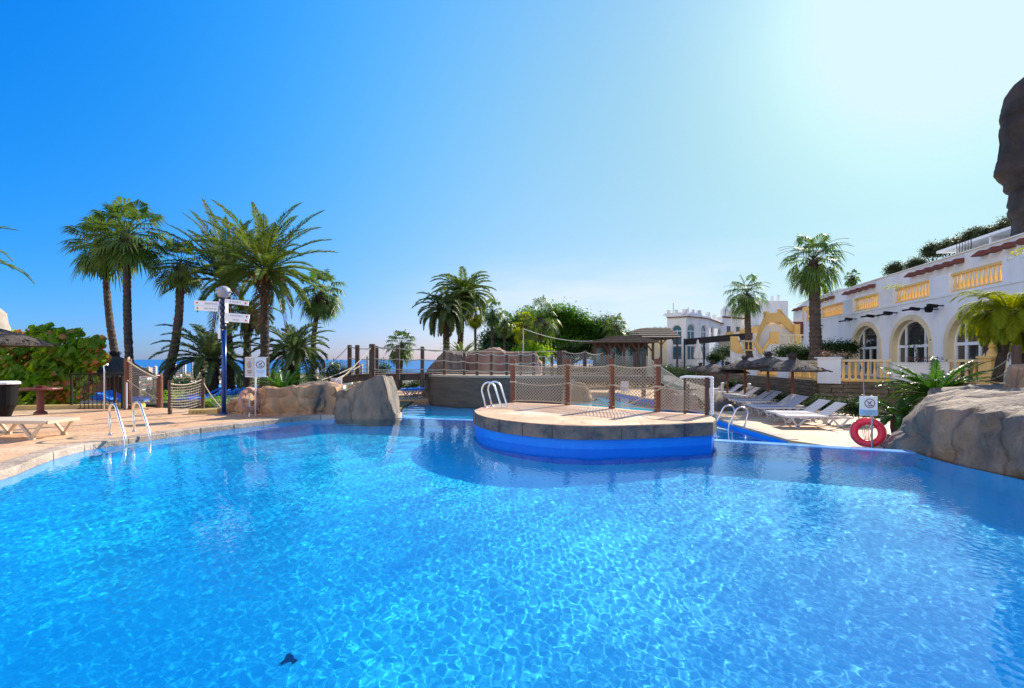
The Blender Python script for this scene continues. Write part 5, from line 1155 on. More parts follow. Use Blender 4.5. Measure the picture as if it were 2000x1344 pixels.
b = MB(); p, q = at(600, 748, 24.3), at(838, 733, 24.9)
P_ = [Vector((X(640, 24), 24.2, ZB - .25)), Vector((X(700, 24), 24.2, ZB)), Vector((X(845, 25), 25, ZB))]
for u, w in zip(P_, P_[1:]):
    b.bar(u + Vector((0, -.02, -.14)), w + Vector((0, -.02, -.14)), .09, .28); b.bar(u + Vector((0, 1.3, -.14)), w + Vector((0, 1.3, -.14)), .09, .28)
b.build('side_beam', 'wooddark', br)
b = MB()
for u, w in zip(P_, P_[1:]):
    L_ = (w - u).length; n = int(L_ / .16)
    for k in range(n): c = u.lerp(w, (k + .5) / n); b.box(c + Vector((0, .65, .03)), (.145, 1.5, .04))
b.build('planks', 'wooddark', br)
front = [(727, 672, 742, 24.1, .16), (777, 676, 757, 24.3, .11), (825, 677, 757, 24.6, .10), (868, 681, 752, 24.8, .085), (907, 684, 733, 24.3, .075), (932, 687, 733, 23.7, .075), (960, 688, 733, 23.3, .075), (990, 689, 733, 23.1, .075), (1017, 688, 733, 23.05, .075), (1042, 687, 733, 23.1, .075), (1062, 693, 733, 23.4, .07), (1078, 692, 733, 23.4, .07)]
back = [(683, 674, 735, 25.6, .12), (698, 674, 735, 25.5, .12), (736, 676, 735, 25.6, .1)]
right = [(1093, 685, 733, 24, .13), (1102, 684, 733, 24.6, .1), (1142, 685, 733, 24.4, .10), (1176, 688, 733, 25.2, .09), (1198, 686, 733, 24.5, .1), (1240, 688, 733, 24.2, .1), (1257, 687, 776, 23.4, .11), (1290, 698, 760, 23.2, .09)]
F_ = []
for px, pt, pb, Y, r in front + back + right:
    a = at(px, pb, Y); tp = at(px, pt, Y); b = MB(); post(b, a, tp.z - a.z, r); b.build('post', 'wooddark', br); F_.append((a, tp))
def ropes(lst, fr=(.93, .55, .2), Y0=0, sag=.06, r=.024):
    for (a, t), (a2, t2) in zip(lst, lst[1:]):
        b = MB()
        for f in fr:
            u = Vector((t.x, t.y - .1, ZB + (t.z - ZB) * f)); w = Vector((t2.x, t2.y - .1, ZB + (t2.z - ZB) * f)); rope(b, u, w, sag * (.4 + f), r)
        b.build('rope', 'rope', br)
ropes(F_[:12]); ropes([F_[12], F_[14]]); ropes([F_[13 - 1 + 0], F_[12]][:0] or [F_[12], F_[14], F_[16], F_[17], F_[18]], fr=(.95, .1), sag=.08)
for (a, t), (a2, t2) in ((F_[12 + 3], F_[12 + 5]), (F_[17], F_[19]), (F_[19], F_[20])):
    b = MB(); net(b, Vector((a.x, a.y - .05, ZB + .02)), Vector((a2.x, a2.y - .05, ZB + .02)), Vector((t.x, t.y - .05, t.z - .12)), Vector((t2.x, t2.y - .05, t2.z - .12)), .15, .011, .1, 0); b.build('net', 'net', br)
# ropes and ramp on the left
b = MB(); t0 = F_[12][1]; rope(b, t0, at(612, 735, 24.5), .12, .02); rope(b, F_[0][1] + Vector((0, 0, -.1)), at(655, 748, 20), .1, .02); rope(b, at(707, 712, 24.5), at(640, 748, 21), .05, .022); rope(b, at(693, 715, 24.5), at(628, 742, 21.5), .05, .022)
b.build('rope', 'rope', br)
b = MB()
rp = [Vector((2.7, 24.2, ZB)), Vector((7.3, 24.2, ZB)), Vector((8.5, 22.0, .4)), Vector((8.9, 19.8, ZD))]
for u, w in zip(rp[:1], rp[1:2]): b.bar(u + Vector((0, 0, -.12)), w + Vector((0, 0, -.12)), 1.5, .22)
b.build('deck_right', 'hull', br) if False else b.build('span', 'hull', br)
b = MB(); b.bar(rp[0] + Vector((0, -.78, .0)), rp[1] + Vector((0, -.78, .0)), .06, .08); b.build('edge_beam', 'coping', br)
b = MB(); b.bar(rp[1] + Vector((0, 0, -.1)), rp[2] + Vector((0, 0, -.1)), 1.3, .16); b.bar(rp[2] + Vector((0, 0, -.1)), rp[3] + Vector((0, 0, -.1)), 1.3, .16); b.build('ramp', 'wooddark', br)
rn = thing('ramp_net', 'steep rope net railing running down the bridge ramp towards the loungers', 'net', at(1300, 720, 23))
a0, a1 = at(1262, 696, 23.4), at(1344, 752, 19.8); b = MB(); b0, b1 = at(1262, 728, 23.4), at(1340, 776, 19.8)
for k in range(9): rope(b, b0.lerp(a0, k / 8), b1.lerp(a1, k / 8), .03, .010)
rope(b, a0, a1, .03, .02); b.build('rope', 'rope', rn)
b = MB(); net(b, b0, b1, a0, a1, .16, .010, .03, .03); b.build('net', 'net', rn)
b = MB(); post(b, (a1.x, a1.y, ZD), a1.z - ZD + .03, .06); b.build('post', 'wooddark', rn)
b = MB(); b.prism([(2.9, 24.9), (7.2, 24.9), (7.2, 25.3), (2.9, 25.3)], -1.5, ZB - .25); tag(b.build('wall_under_bridge', 'hull'), 'dark wall in the shade under the right part of the footbridge', 'wall') if False else None
# white chair by the far pool
b = MB(); c = at(1222, 776, 31); b.box(c + Vector((0, 0, .42)), (.5, .5, .06)); b.box(c + Vector((0, .24, .72)), (.5, .05, .6))
for sx in (-.22, .22):
    for sy in (-.22, .22): b.box(c + Vector((sx, sy, .2)), (.05, .05, .4))
tag(b.build('plastic_chair', 'plastic'), 'small white plastic chair beside the far pool behind the net', 'chair')

# left net posts
def lp_(px, pb, pt, r, Y=None, z=.12):
    a = gp(px, pb, z) if Y is None else at(px, pb, Y); t = EYE - (pt - HY) / F * a.y; return a, t - a.z, r
nl = thing('net_fence', 'sloping rope net between a tall and a short timber post left of the ladders', 'fence', gp(250, 798, .12))
pa_, ha, ra = lp_(250, 799, 701, .105); pb_, hb, rb = lp_(312, 796, 734, .09)
b = MB(); post(b, pa_, ha, ra); b.build('post', 'wood', nl); b = MB(); post(b, pb_, hb, rb); b.build('post', 'wood', nl)
b = MB(); rope(b, pa_ + Vector((.05, -.1, ha - .05)), pb_ + Vector((0, -.1, hb - .06)), .05, .022); rope(b, pa_ + Vector((.05, -.1, ha * .58)), pb_ + Vector((0, -.1, hb * .28)), .03, .018); rope(b, pa_ + Vector((.05, -.1, .16)), gp(290, 800, .12), .0, .016)
b.tube([pa_ + Vector((0, 0, ha - .02)), pa_ + Vector((.03, 0, ha + .04)), pa_ + Vector((.08, -.1, ha - .03))], .03, 6); b.build('rope', 'rope', nl)
b = MB(); net(b, pa_ + Vector((.1, -.08, .2)), pb_ + Vector((-.05, -.08, .1)), pa_ + Vector((.1, -.08, ha - .1)), pb_ + Vector((-.05, -.08, hb - .08)), .085, .0075, .04, 0); b.build('net', 'net', nl)
n2 = thing('net_fence', 'small rope net hung between two knotty timber posts beside the yellow drain kerb', 'fence', gp(332, 808, .12))
pc_, hc, rc = lp_(332, 809, 743, .055); pd_, hd, rd_ = lp_(396, 802, 738, .06)
b = MB(); post(b, pc_, hc, rc); b.build('post', 'wooddark', n2); b = MB(); post(b, pd_, hd, rd_); b.build('post', 'wooddark', n2)
b = MB(); rope(b, pc_ + Vector((.04, -.04, hc - .1)), pd_ + Vector((0, -.05, hd - .05)), .09, .02); rope(b, pd_ + Vector((0, -.05, hd - .05)), gp(437, 800, .12), .1, .018); b.build('rope', 'rope', n2)
b = MB()
for k in range(9): rope(b, pc_ + Vector((.04, -.04, hc * (.15 + .08 * k))), pd_ + Vector((0, -.05, hd * (.2 + .08 * k))), .06, .010)
for k in range(14): t = (k + .5) / 14; b.tube([pc_.lerp(pd_, t) + Vector((0, -.05, .15)), pc_.lerp(pd_, t) + Vector((0, -.05, hc * .82))], .004, 3, cap=False)
b.build('net', 'net', n2)

# ================================================================ LADDERS
def ladder(p, q, dirv, h, label, zw=-.5, rungs=True, reach=.45, deckz=.12):
    """p, q: where the two rails rise from the deck; dirv: towards the water"""
    t = thing('pool_ladder', label, 'ladder', p); d = Vector((*dirv, 0)).normalized()
    for s_ in (p, q):
        s_ = Vector(s_); b = MB(); pts = [s_, s_ - d * .07 + Vector((0, 0, h * .4)), s_ - d * .12 + Vector((0, 0, h * .66))]
        for k in range(1, 8): a = PI - PI * .82 * k / 7; pts.append(s_ + d * (reach * .19 + (reach * .19 + .12) * math.cos(a)) + Vector((0, 0, h * .68 + h * .32 * math.sin(a))))
        pts += [s_ + d * reach + Vector((0, 0, .1)), s_ + d * reach * 1.04 + Vector((0, 0, -.02)), s_ + d * (reach * 1.05) + Vector((0, 0, min(-.1, zw + .05))), s_ + d * (reach * 1.05) + Vector((0, 0, zw))]
        b.tube(pts, .025, 8); b.build('rail', 'steel', t, smooth=True)
        b = MB(); b.lathe([(.05, 0), (.05, .012), (.03, .03)], s_, 10); b.build('base_flange', 'steel', t)
    if rungs:
        for z in (-.1, -.35):
            b = MB(); b.bar(Vector(p) + d * reach * 1.05 + Vector((0, 0, z)), Vector(q) + d * reach * 1.05 + Vector((0, 0, z)), .07, .025); b.build('rung', 'steel', t)
    return t
ladder(gp(216, 850, .12), gp(263, 843, .12), (.80, -.62), .66, 'near pool ladder with two shiny bent rails on the left deck', zw=-.7, reach=.95)
ladder(gp(949, 797, ZP), gp(961, 794, ZP), (.75, -.35), .66, 'pair of bent steel grab rails standing on the left end of the platform', zw=-.02, rungs=False, reach=.42)
lz = ZD + .01
ladder(gp(1425, 829, lz) + Vector((.05, 0, 0)), gp(1443, 832, lz) + Vector((.08, -.2, 0)), (-1, -.1), .62, 'small pool ladder at the edge of the lower right deck', zw=-.6, reach=.5)

# ================================================================ LOUNGERS
def lounger(name, label, cat='sun lounger', frame='plastic', fab='cushion', back=.42, group=None, thick=.04, cush=None):
    t = thing(name, label, cat, (0, 0, 0), group); L_ = 1.95; W = .66; h = .34; hinge = 1.2
    b = MB()
    for sy in (-1, 1): b.bar((0, sy * W / 2, h), (hinge + .1, sy * W / 2, h), .05, .06)
    b.bar((0, -W / 2, h), (0, W / 2, h), .05, .06); b.bar((hinge + .1, -W / 2, h - .02), (hinge + .1, W / 2, h - .02), .05, .05)
    for sy in (-1, 1): b.bar((hinge, sy * W / 2, h), (L_, sy * W / 2, h - .02), .045, .05)
    b.bar((L_, -W / 2, h - .02), (L_, W / 2, h - .02), .05, .05)
    local(b.build('frame', frame), t)
    b = MB()
    for k in range(11): b.box(((k + .5) * hinge / 11, 0, h + .02), (hinge / 11 - .014, W - .07, thick * .6))
    local(b.build('seat', fab), t)
    e = Vector((L_ - hinge - .02, 0, 0)); bx = Vector((hinge + .0 + .72 * math.cos(back), 0, h + .72 * math.sin(back)))
    b = MB(); s0_ = Vector((hinge + .02, 0, h + .02))
    for k in range(7): b.bar(s0_.lerp(bx, (k + .06) / 7), s0_.lerp(bx, (k + .94) / 7), W - .07, thick * .6)
    local(b.build('backrest', fab), t)
    for x0, x1, x2 in ((.12, .32, .58), (1.32, 1.58, 1.84)):
        for sy in (-1, 1):
            b = MB(); y = sy * (W / 2 - .01); b.bar((x0, y, h - .02), (x1, y, .03), .045, .05); b.bar((x2, y, h - .02), (x1, y, .03), .045, .05); b.bar((x1 - .06, y, .025), (x1 + .06, y, .025), .045, .05); local(b.build('leg', frame), t)
    if cush:
        b = MB(); b.box((hinge / 2, 0, h + .075), (hinge, W - .02, .07)); local(b.build('cushion', cush), t)
        b = MB(); b.bar((hinge + .03, 0, h + .08), bx + Vector((-.02, 0, .06)), W - .02, .07); local(b.build('cushion', cush), t)
    return t
def place(t, p, rz, first):
    if first: t.location = p; t.rotation_euler = (0, 0, rz); return t
    return copy_tree(t, p, rz)
gl = 'white loungers in a row under the thatched parasols'
L0 = lounger('sun_lounger', 'x', group=gl, back=.62)
rows = [(8.55 + .19 * (y - 15.4), y) for y in (15.4, 16.35, 18.1, 19.05, 20.8, 21.8, 23.6, 24.6, 26.4, 27.4, 29.2)]
for k, (xx, yy) in enumerate(rows):
    o = place(L0, Vector((xx, yy, ZD)), R(rnd.uniform(-3, 3) - 2), k == 0)
    o['label'] = 'white sun lounger nearest the camera, in front of the nearest parasol' if k == 0 else 'white sun lounger, ' + ORD[k] + ' in the row counted from the nearest one'
Bb = lounger('sun_lounger', 'x', frame='plastic', fab='bluefab', back=.5, group='loungers with bright blue cushions behind the left net posts', cush='bluefab')
k = 0
for (px, py, rz) in ((262, 790, 200), (285, 793, 190), (303, 787, 200), (345, 791, 25), (362, 788, 20), (380, 785, 28), (398, 781, 22), (418, 778, 30), (438, 775, 18), (452, 772, 160), (470, 769, 170), (350, 782, 20), (385, 776, 20)):
    p = gp(px, py + 6, -.5); o = place(Bb, p, R(rz), k == 0); o['label'] = 'blue cushioned lounger on the left lawn, ' + ORD[k] + ' of that cluster from the left fence'; k += 1
for j, (px, py, rz) in enumerate(((785, 773, 30), (800, 771, 25), (817, 769, 22), (829, 767, 20))):
    p = gp(px, py + 2, ZD + .01); o = place(Bb, p, R(rz), False); o['label'] = 'blue lounger beyond the channel under the bridge, ' + ORD[j] + ' from the left'; o['group'] = 'blue loungers seen under the bridge'
LB = lounger('sun_lounger', 'beige plastic sun lounger lying flat at the left edge of the deck', frame='beige', fab='beige', back=.02, thick=.03)
LB.location = gp(86, 858, .12) + Vector((.15, .25, .0)); LB.rotation_euler = (0, 0, R(176))

# ================================================================ THATCHED PARASOLS
def thatch_parasol(label, H=2.15, r=1.12, drop=.42, group=None, seed=0, knot=True):
    t = thing('thatched_parasol', label, 'parasol', (0, 0, 0), group); rg = random.Random(seed)
    b = MB(); b.lathe([(.06, 0), (.055, 1), (.05, H - .1)], (0, 0, 0), 9); local(b.build('pole', 'wood'), t)
    b = MB(); n = 40; prof = [(r, -drop - .05), (r * 1.0, -drop + .02), (r * .8, -drop * .66), (r * .55, -drop * .35), (r * .3, -drop * .12), (.12, .03)]
    b.lathe(prof, (0, 0, H), n, jit=.05); 
    for i in range(420):
        a = rg.uniform(0, 2 * PI); u = rg.uniform(.15, 1); rr = r * u; z = H - drop * u ** 1.2 + .03; l = rg.uniform(.15, .32); d = Vector((math.cos(a), math.sin(a), -drop / r * 1.1)).normalized(); p = Vector((math.cos(a) * rr, math.sin(a) * rr, z)); s_ = Vector((-math.sin(a), math.cos(a), 0)) * .014
        b.add([p - s_, p + s_, p + d * l + s_ * .3 + Vector((0, 0, rg.uniform(-.03, .05))), p + d * l - s_ * .3], [(0, 1, 2, 3)])
    local(b.build('canopy', 'thatch'), t)
    b = MB()
    for i in range(90):
        a = rg.uniform(0, 2 * PI); sp = rg.uniform(.02, .2); p = Vector((math.cos(a) * .07, math.sin(a) * .07, H - .02)); q = p + Vector((math.cos(a) * sp, math.sin(a) * sp, rg.uniform(.15, .30))); s_ = Vector((-math.sin(a), math.cos(a), 0)) * .016
        b.add([p - s_, p + s_, q + s_, q - s_], [(0, 1, 2, 3)])
    b.lathe([(.09, -.02), (.1, .08), (.06, .14)], (0, 0, H), 8); local(b.build('topknot', 'thatch'), t)
    b = MB()
    for i in range(6): a = i * PI / 3; b.bar((0, 0, H - .12), (math.cos(a) * r * .85, math.sin(a) * r * .85, H - drop - .02), .03, .04)
    local(b.build('ribs', 'wooddark'), t)
    return t
gu = 'thatched parasols over the white lounger row'
P0 = thatch_parasol('x', group=gu)
ul = ['nearest thatched parasol, its wide canopy reaching the white corner pier', 'second nearest thatched parasol, its pole slightly leaning', 'third thatched parasol counted from the near end, tall and dark', 'fourth thatched parasol, a little lower and bluish dark', 'fifth thatched parasol, with a pale patch near its top', 'farthest thatched parasol at the left end of the row']
for k, (px, pb, pt, Y) in enumerate(((1548, 808, 690, 19.3), (1500, 797, 686, 21.6), (1455, 786, 694, 24.3), (1421, 779, 706, 25.4), (1391, 771, 704, 28.6), (1368, 762, 708, 33))):
    p = gp(px, HY + F * (EYE - ZD) / Y, ZD); o = P0 if k == 0 else copy_tree(P0, p, k * 1.1)
    o.location = p; tz = EYE - (pt - HY) / F * Y; sc = (tz - ZD) / 2.42; o.scale = (sc if k != 4 else sc * 1.05, sc, sc); o['label'] = ul[k]
    o.rotation_euler = (0, R(4) if k == 1 else 0, k * 1.1)
LF = thatch_parasol('grey thatched parasol with a spiky top behind the black railing', H=2.55, r=1.15, drop=.75, seed=3)
p = at(222, 700, 19.5); LF.location = (p.x + .05, 19.5, -.5); LF.scale = (1, 1, .90)
LF2 = thatch_parasol('edge of a brown thatched parasol above the shrub at the far left', H=2.5, r=1.5, drop=.5, seed=4); LF2.location = (X(-28, 15.2), 15.2, .1); LF2.scale = (1, 1, 1.04)
hut = thing('garden_hut', 'small hut with a flat grey reed roof behind the railing', 'hut', at(195, 760, 24))
b = MB(); c = at(195, 730, 24); b.prism([(c.x - .75, 23.3), (c.x + .95, 23.3), (c.x + .95, 25.3), (c.x - .75, 25.3)], -.5, c.z); b.build('walls', 'tablered', hut)
b = MB(); b.lathe([(1.9, -.05), (1.85, .06), (1.0, .5), (.02, .7)], (c.x + .1, 24.3, c.z - .1), 4, phase=.5); b.build('reed_roof', 'thatch', hut)

# ================================================================ SIGNPOST AND SIGNS
sp = gp(437, 809, .12); YSP = sp.y
sg_ = thing('signpost', 'blue signpost with white pointing boards and a grey round lamp on top', 'signpost', sp)
def SP(px, py, dy=0): v = at(px, py, YSP + 0); return Vector((v.x, v.y + dy, v.z))
b = MB(); b.tube([sp, SP(438, 645)], .062, 12); b.lathe([(.1, 0), (.1, .03), (.07, .06)], sp, 12); b.build('pole', 'bluepole', sg_, smooth=True)
b = MB(); zt, zb = SP(438, 585).z, SP(438, 645).z; b.box((sp.x - .075, sp.y, (zt + zb) / 2), (.05, .13, zt - zb)); b.box((sp.x + .075, sp.y, (zt + zb) / 2 + .1), (.04, .13, (zt - zb) * .75)); b.box((sp.x - .09, sp.y - .01, zb - .1), (.075, .12, .3)); b.build('sleeve', 'signwhite', sg_)
b = MB(); n = 5
for k in range(n): b.lathe([(.045, -.09), (.085, -.05), (.09, 0), (.085, .05), (.045, .09)], (sp.x, sp.y - .02, zb + (k + .6) * (zt - zb) / n), 12)
b.build('scalloped_column', 'navy', sg_, smooth=True)
b = MB(); c = SP(437, 571); b.lathe([(.06, -.16), (.15, -.12), (.19, 0), (.16, .11), (.08, .17), (0, .19)], c, 16); b.lathe([(.0, -.04), (.05, 0), (.0, .04)], c + Vector((.19, 0, .01)), 6); b.build('lamp_globe', 'lampgrey', sg_, smooth=True)
def board(px0, py0, px1, py1, hpx, tip, k):
    a, c = SP(px0, py0, -.09), SP(px1, py1, -.14 if k % 2 else -.10); h = hpx / F * YSP
    b = MB(); b.bar(a, c, .025, h); o = b.build('direction_board', 'signwhite', sg_)
    d = (c - a).normalized(); L_ = (c - a).length; b = MB(); x = .07 if tip == 'L' else L_ - .07; s_ = -1 if tip == 'L' else 1
    m = a + d * x + Vector((0, -.016, 0)); b.add([m + d * .035 * s_, m - d * .03 * s_ + Vector((0, 0, .035)), m - d * .03 * s_ - Vector((0, 0, .035))], [(0, 1, 2)]); b.build('arrow', 'arrowred', o)
    b = MB(); rg = random.Random(k); x = L_ * (.42 if tip == 'L' else .22); x1 = L_ * (.9 if tip == 'L' else .70)
    if k == 3: x, x1 = L_ * .34, L_ * .58
    while x < x1:
        w = rg.uniform(.018, .032); m = a + d * (x + w / 2) + Vector((0, -.015, 0)); b.box(m, (w * .8, .004, h * rg.uniform(.28, .42)), ry=0); x += w + (.03 if rg.random() < .15 else .012)
    b.build('faded_lettering', 'inkgrey', o)
board(384, 592, 432, 595, 9.5, 'L', 0); board(385, 602, 432, 605, 9.5, 'L', 1); board(443, 588.5, 489, 594, 8.5, 'R', 2); board(443, 615.5, 491, 619.5, 8.5, 'R', 4); board(443, 624, 491, 627.5, 8.5, 'R', 3)
def prohib(parent, c, u, r, nrm, ink='signink'):
    """round no diving symbol: ring, slash, small diver"""
    u = Vector(u).normalized(); v = Vector((0, 0, 1)); nrm = Vector(nrm); b = MB(); n = 28
    def ring(r0, r1, off): 
        k = len(b.v); b.v += [tuple(c + (u * math.cos(2 * PI * i / n) + v * math.sin(2 * PI * i / n)) * q + nrm * off) for q in (r0, r1) for i in range(n)]
        b.f += [(k + i, k + (i + 1) % n, k + n + (i + 1) % n, k + n + i) for i in range(n)]
    ring(r * .86, r, .004)
    e = (u - v).normalized(); f = (u + v).normalized() * r * .055
    b.add([c - e * r * .9 - f + nrm * .005, c + e * r * .9 - f + nrm * .005, c + e * r * .9 + f + nrm * .005, c - e * r * .9 + f + nrm * .005], [(0, 1, 2, 3)])
    b.build('prohibition_ring', ink, parent)
    b = MB()
    def line(p, q, w): 
        p = c + u * p[0] * r + v * p[1] * r + nrm * .003; q = c + u * q[0] * r + v * q[1] * r + nrm * .003; d = (q - p).normalized(); s_ = d.cross(nrm).normalized() * w * r; b.add([p - s_, q - s_, q + s_, p + s_], [(0, 1, 2, 3)])
    line((.35, .45), (-.1, .0), .10); line((-.1, 0), (-.35, -.2), .06); line((-.1, .0), (-.3, .25), .06); line((-.5, -.45), (.5, -.45), .05); line((-.35, -.6), (.35, -.6), .04)
    b.build('diver_symbol', 'ink', parent)
def textbars(parent, c, u, nrm, w, rows, m='inkgrey', seed=0, hh=.012):
    rg = random.Random(seed); b = MB(); u = Vector(u).normalized(); nrm = Vector(nrm)
    for z, ww in rows:
        x = -ww / 2
        while x < ww / 2:
            l = rg.uniform(.012, .026); p = c + u * x + Vector((0, 0, z)) + nrm * .003; q = p + u * l * .8; b.add([p - Vector((0, 0, hh)), q - Vector((0, 0, hh)), q + Vector((0, 0, hh)), p + Vector((0, 0, hh))], [(0, 1, 2, 3)]); x += l
    b.build('faded_lettering', m, parent)
# two sided sign on the left
s0 = gp(499, 813, .12); Ys = s0.y
ns = thing('no_diving_sign', 'white no diving sign of two angled panels on a white pole, left deck', 'sign', s0)
b = MB(); b.tube([s0, Vector((s0.x, s0.y, at(499, 700, Ys).z))], .022, 8); b.build('pole', 'frame', ns, smooth=True)
zt, zb = at(0, 698, Ys).z, at(0, 736, Ys).z
for k, (pa2, pb2, dy) in enumerate(((479, 497, .22), (497, 520, .12))):
    a, c = at(pa2, 717, Ys), at(pb2, 717, Ys); a.y += dy * (1 if k == 0 else 0) - .05; c.y += (0 if k == 0 else dy) - .05
    a.x, c.x = (pa2 - 1000) / F * a.y, (pb2 - 1000) / F * c.y
    u = (c - a).normalized(); nrm = Vector((u.y, -u.x, 0)); b = MB(); m = (a + c) / 2; b.bar(a, c, .02, zt - zb); pn = b.build('panel', 'signwhite' if k else 'inkgrey', ns)
    fc = Vector((m.x, m.y, zt - (zt - zb) * .37)) + nrm * .012; prohib(pn, fc, u, .108 if k else .095, nrm); textbars(pn, Vector((m.x, m.y, zb + .16)) + nrm * .012, u, nrm, .2, [(0, .2), (-.05, .12)], 'signblue' if k else 'ink', k)
b = MB()
for z in (zt, zb): b.bar(at(477, 717, Ys) * 1 + Vector((0, .1, z - at(0, 717, Ys).z)), Vector((at(499, 717, Ys).x, Ys - .06, z)), .05, .02); b.bar(Vector((at(497, 717, Ys).x, Ys - .06, z)), at(521, 717, Ys) + Vector((0, .06, z - at(0, 717, Ys).z)), .05, .02)
b.build('edge_strip', 'frame', ns)
# life rings
def life_ring(label, c, R_, r_, rz, m, name='life_ring', rp=True):
    t = thing(name, label, 'life ring', c); b = MB(); n1, n2 = 40, 14
    for i in range(n1):
        for j in range(n2):
            a = 2 * PI * i / n1; q = 2 * PI * j / n2; x = (R_ + r_ * math.cos(q)) * math.cos(a); z = (R_ + r_ * math.cos(q)) * math.sin(a); y = r_ * .75 * math.sin(q); b.v.append((x, y, z))
    b.f = [(i * n2 + j, i * n2 + (j + 1) % n2, ((i + 1) % n1) * n2 + (j + 1) % n2, ((i + 1) % n1) * n2 + j) for i in range(n1) for j in range(n2)]
    o = local(recalc(b.build('ring', m, smooth=True)), t)
    if rp:
        b = MB()
        for k in range(4):
            a0, a1 = PI / 4 + k * PI / 2, PI / 4 + (k + 1) * PI / 2; pts = [Vector((math.cos(a0 + (a1 - a0) * q / 8), 0, math.sin(a0 + (a1 - a0) * q / 8))) * (R_ + r_ * (1.02 + .12 * math.sin(PI * q / 8))) for q in range(9)]; b.tube(pts, .008, 5)
        local(b.build('grab_rope', 'rope'), t)
        b = MB()
        for k in range(4):
            a = PI / 4 + k * PI / 2; b = MB(); pts = [Vector(((R_ + r_ * 1.03 * math.cos(q)) * math.cos(a), r_ * .79 * math.sin(q), (R_ + r_ * 1.03 * math.cos(q)) * math.sin(a))) for q in [2 * PI * w / 12 for w in range(13)]]; b.tube(pts, .012, 4); local(b.build('strap', m), t)
    t.rotation_euler = (0, 0, rz); return t
c = at(1695, 845, 10.6); life_ring('bright red life ring hanging on the sign pole beside the overflow edge', c, .245, .075, -math.atan2(c.x, c.y), 'lifered')
c2_ = at(488, 781, Ys - .05); life_ring('faded orange life ring seen edge on beside the left sign pole', c2_, .27, .075, R(66), 'lifefaded')
b = MB(); g_ = at(487, 808, Ys - .05); b.tube([(g_.x, g_.y, .1), (g_.x, g_.y, c2_.z - .25)], .02, 6); b.tube([(g_.x, g_.y, .1), (g_.x, g_.y, c2_.z + .25)], .015, 6); tag(b.build('ring_holder', 'frame'), 'thin white stake holding the faded orange life ring', 'holder')
rs_ = thing('no_diving_sign', 'white and pale blue no diving sign on a grey pole above the red life ring', 'sign', Vector((c.x, c.y - .12, ZD)))
b = MB(); b.tube([(c.x, c.y - .12, -.5), (c.x, c.y - .12, at(0, 780, c.y).z)], .02, 8); b.build('pole', 'lampgrey', rs_, smooth=True)
cc = at(1696, 793, c.y - .14); u = Vector((.93, -.2, 0)).normalized(); nrm = Vector((u.y, -u.x, 0)); w = .17; hgt = 37 / F * c.y
b = MB(); b.bar(cc - u * w, cc + u * w, .02, hgt); pn = b.build('panel', 'signwhite', rs_)
b = MB(); q = cc + nrm * .0125 - Vector((0, 0, hgt * .33)); b.bar(q - u * w * .96, q + u * w * .96, .004, hgt * .28); b.build('blue_band', 'signblue', pn)
prohib(pn, cc + nrm * .014 + Vector((0, 0, hgt * .14)) + u * .02, u, .10, nrm, 'signink'); textbars(pn, cc + nrm * .018 - Vector((0, 0, hgt * .3)), u, nrm, .2, [(0, .2), (-.05, .12)], 'lampgrey', 5, .008)
b = MB(); b.tube([cc + Vector((-.02, .1, .2)), cc + Vector((-.04, .1, .75)), cc + Vector((-.12, .1, .95))], .008, 5); b.build('thin_rod', 'lampgrey', rs_)
b = MB(); rg = random.Random(3)
for k in range(5): b.tube([c + Vector((-.06 + k * .03, .05, .2)), c + Vector((-.1 + k * .05, .03, .02)), c + Vector((-.02 + k * .02, .05, -.2))], .008, 4)
b.build('coiled_rope', 'net', rs_)
# small double sign on the rock
s3 = thing('no_diving_sign', 'tiny two panel no diving sign behind the pointed grey rock', 'sign', at(655, 765, 16))
for k, (pa2, pb2) in enumerate(((644, 655), (655.5, 668))):
    a, c_ = at(pa2, 747, 16), at(pb2, 747, 16); a.y += .1 * (1 - k); u = (c_ - a).normalized(); nrm = Vector((u.y, -u.x, 0)); b = MB(); b.bar(a, c_, .02, 17 / F * 16); pn = b.build('panel', 'signwhite' if k else 'inkgrey', s3); prohib(pn, (a + c_) / 2 + nrm * .012, u, .075, nrm)
b = MB(); a = at(655, 747, 16.05); b.tube([(a.x, a.y, -.5), (a.x, a.y, a.z)], .02, 6); b.build('pole', 'frame', s3)

# ================================================================ LEFT DECK BITS
rl = thing('railing', 'black iron railing in front of the big broad leaved shrub', 'railing', gp(150, 800, .12))
YR = 15.25
def railing(t, pxs, pyt, pyb, Y, step=.13):
    a, c = at(pxs[0], pyt, Y), at(pxs[1], pyt, Y); zb = at(0, pyb, Y).z; b = MB(); b.bar(a, c, .03, .04); b.build('rail', 'iron', t); b = MB(); b.bar(Vector((a.x, a.y, zb + .08)), Vector((c.x, c.y, zb + .08)), .03, .03); b.build('rail', 'iron', t)
    n = int((c - a).length / step); b = MB()
    for k in range(n + 1): q = a.lerp(c, k / n); b.tube([(q.x, q.y, zb), (q.x, q.y, q.z)], .011, 5, cap=False)
    b.build('bars', 'iron', t)
    for k in range(0, n + 1, 12): b = MB(); q = a.lerp(c, k / n); b.box((q.x, q.y, (zb + q.z) / 2), (.05, .05, q.z - zb + .06)); b.build('post', 'iron', t)
railing(rl, (140, 247), 731, 803, 15.6)
rl2 = thing('railing', 'dark iron railing behind the blue loungers under the palms', 'railing', at(500, 770, 30)); railing(rl2, (300, 640), 741, 770, 31)
bn = thing('litter_bin', 'round black litter bin with a white lid at the left edge', 'bin', at(16, 800, 12.5))
c = at(16, 812, 12.6); b = MB(); b.lathe([(.13, -.2), (.2, .02), (.24, .1), (.27, .62), (.3, .64)], (c.x - .1, c.y, .42), 20); b.build('bucket', 'black', bn, smooth=False)
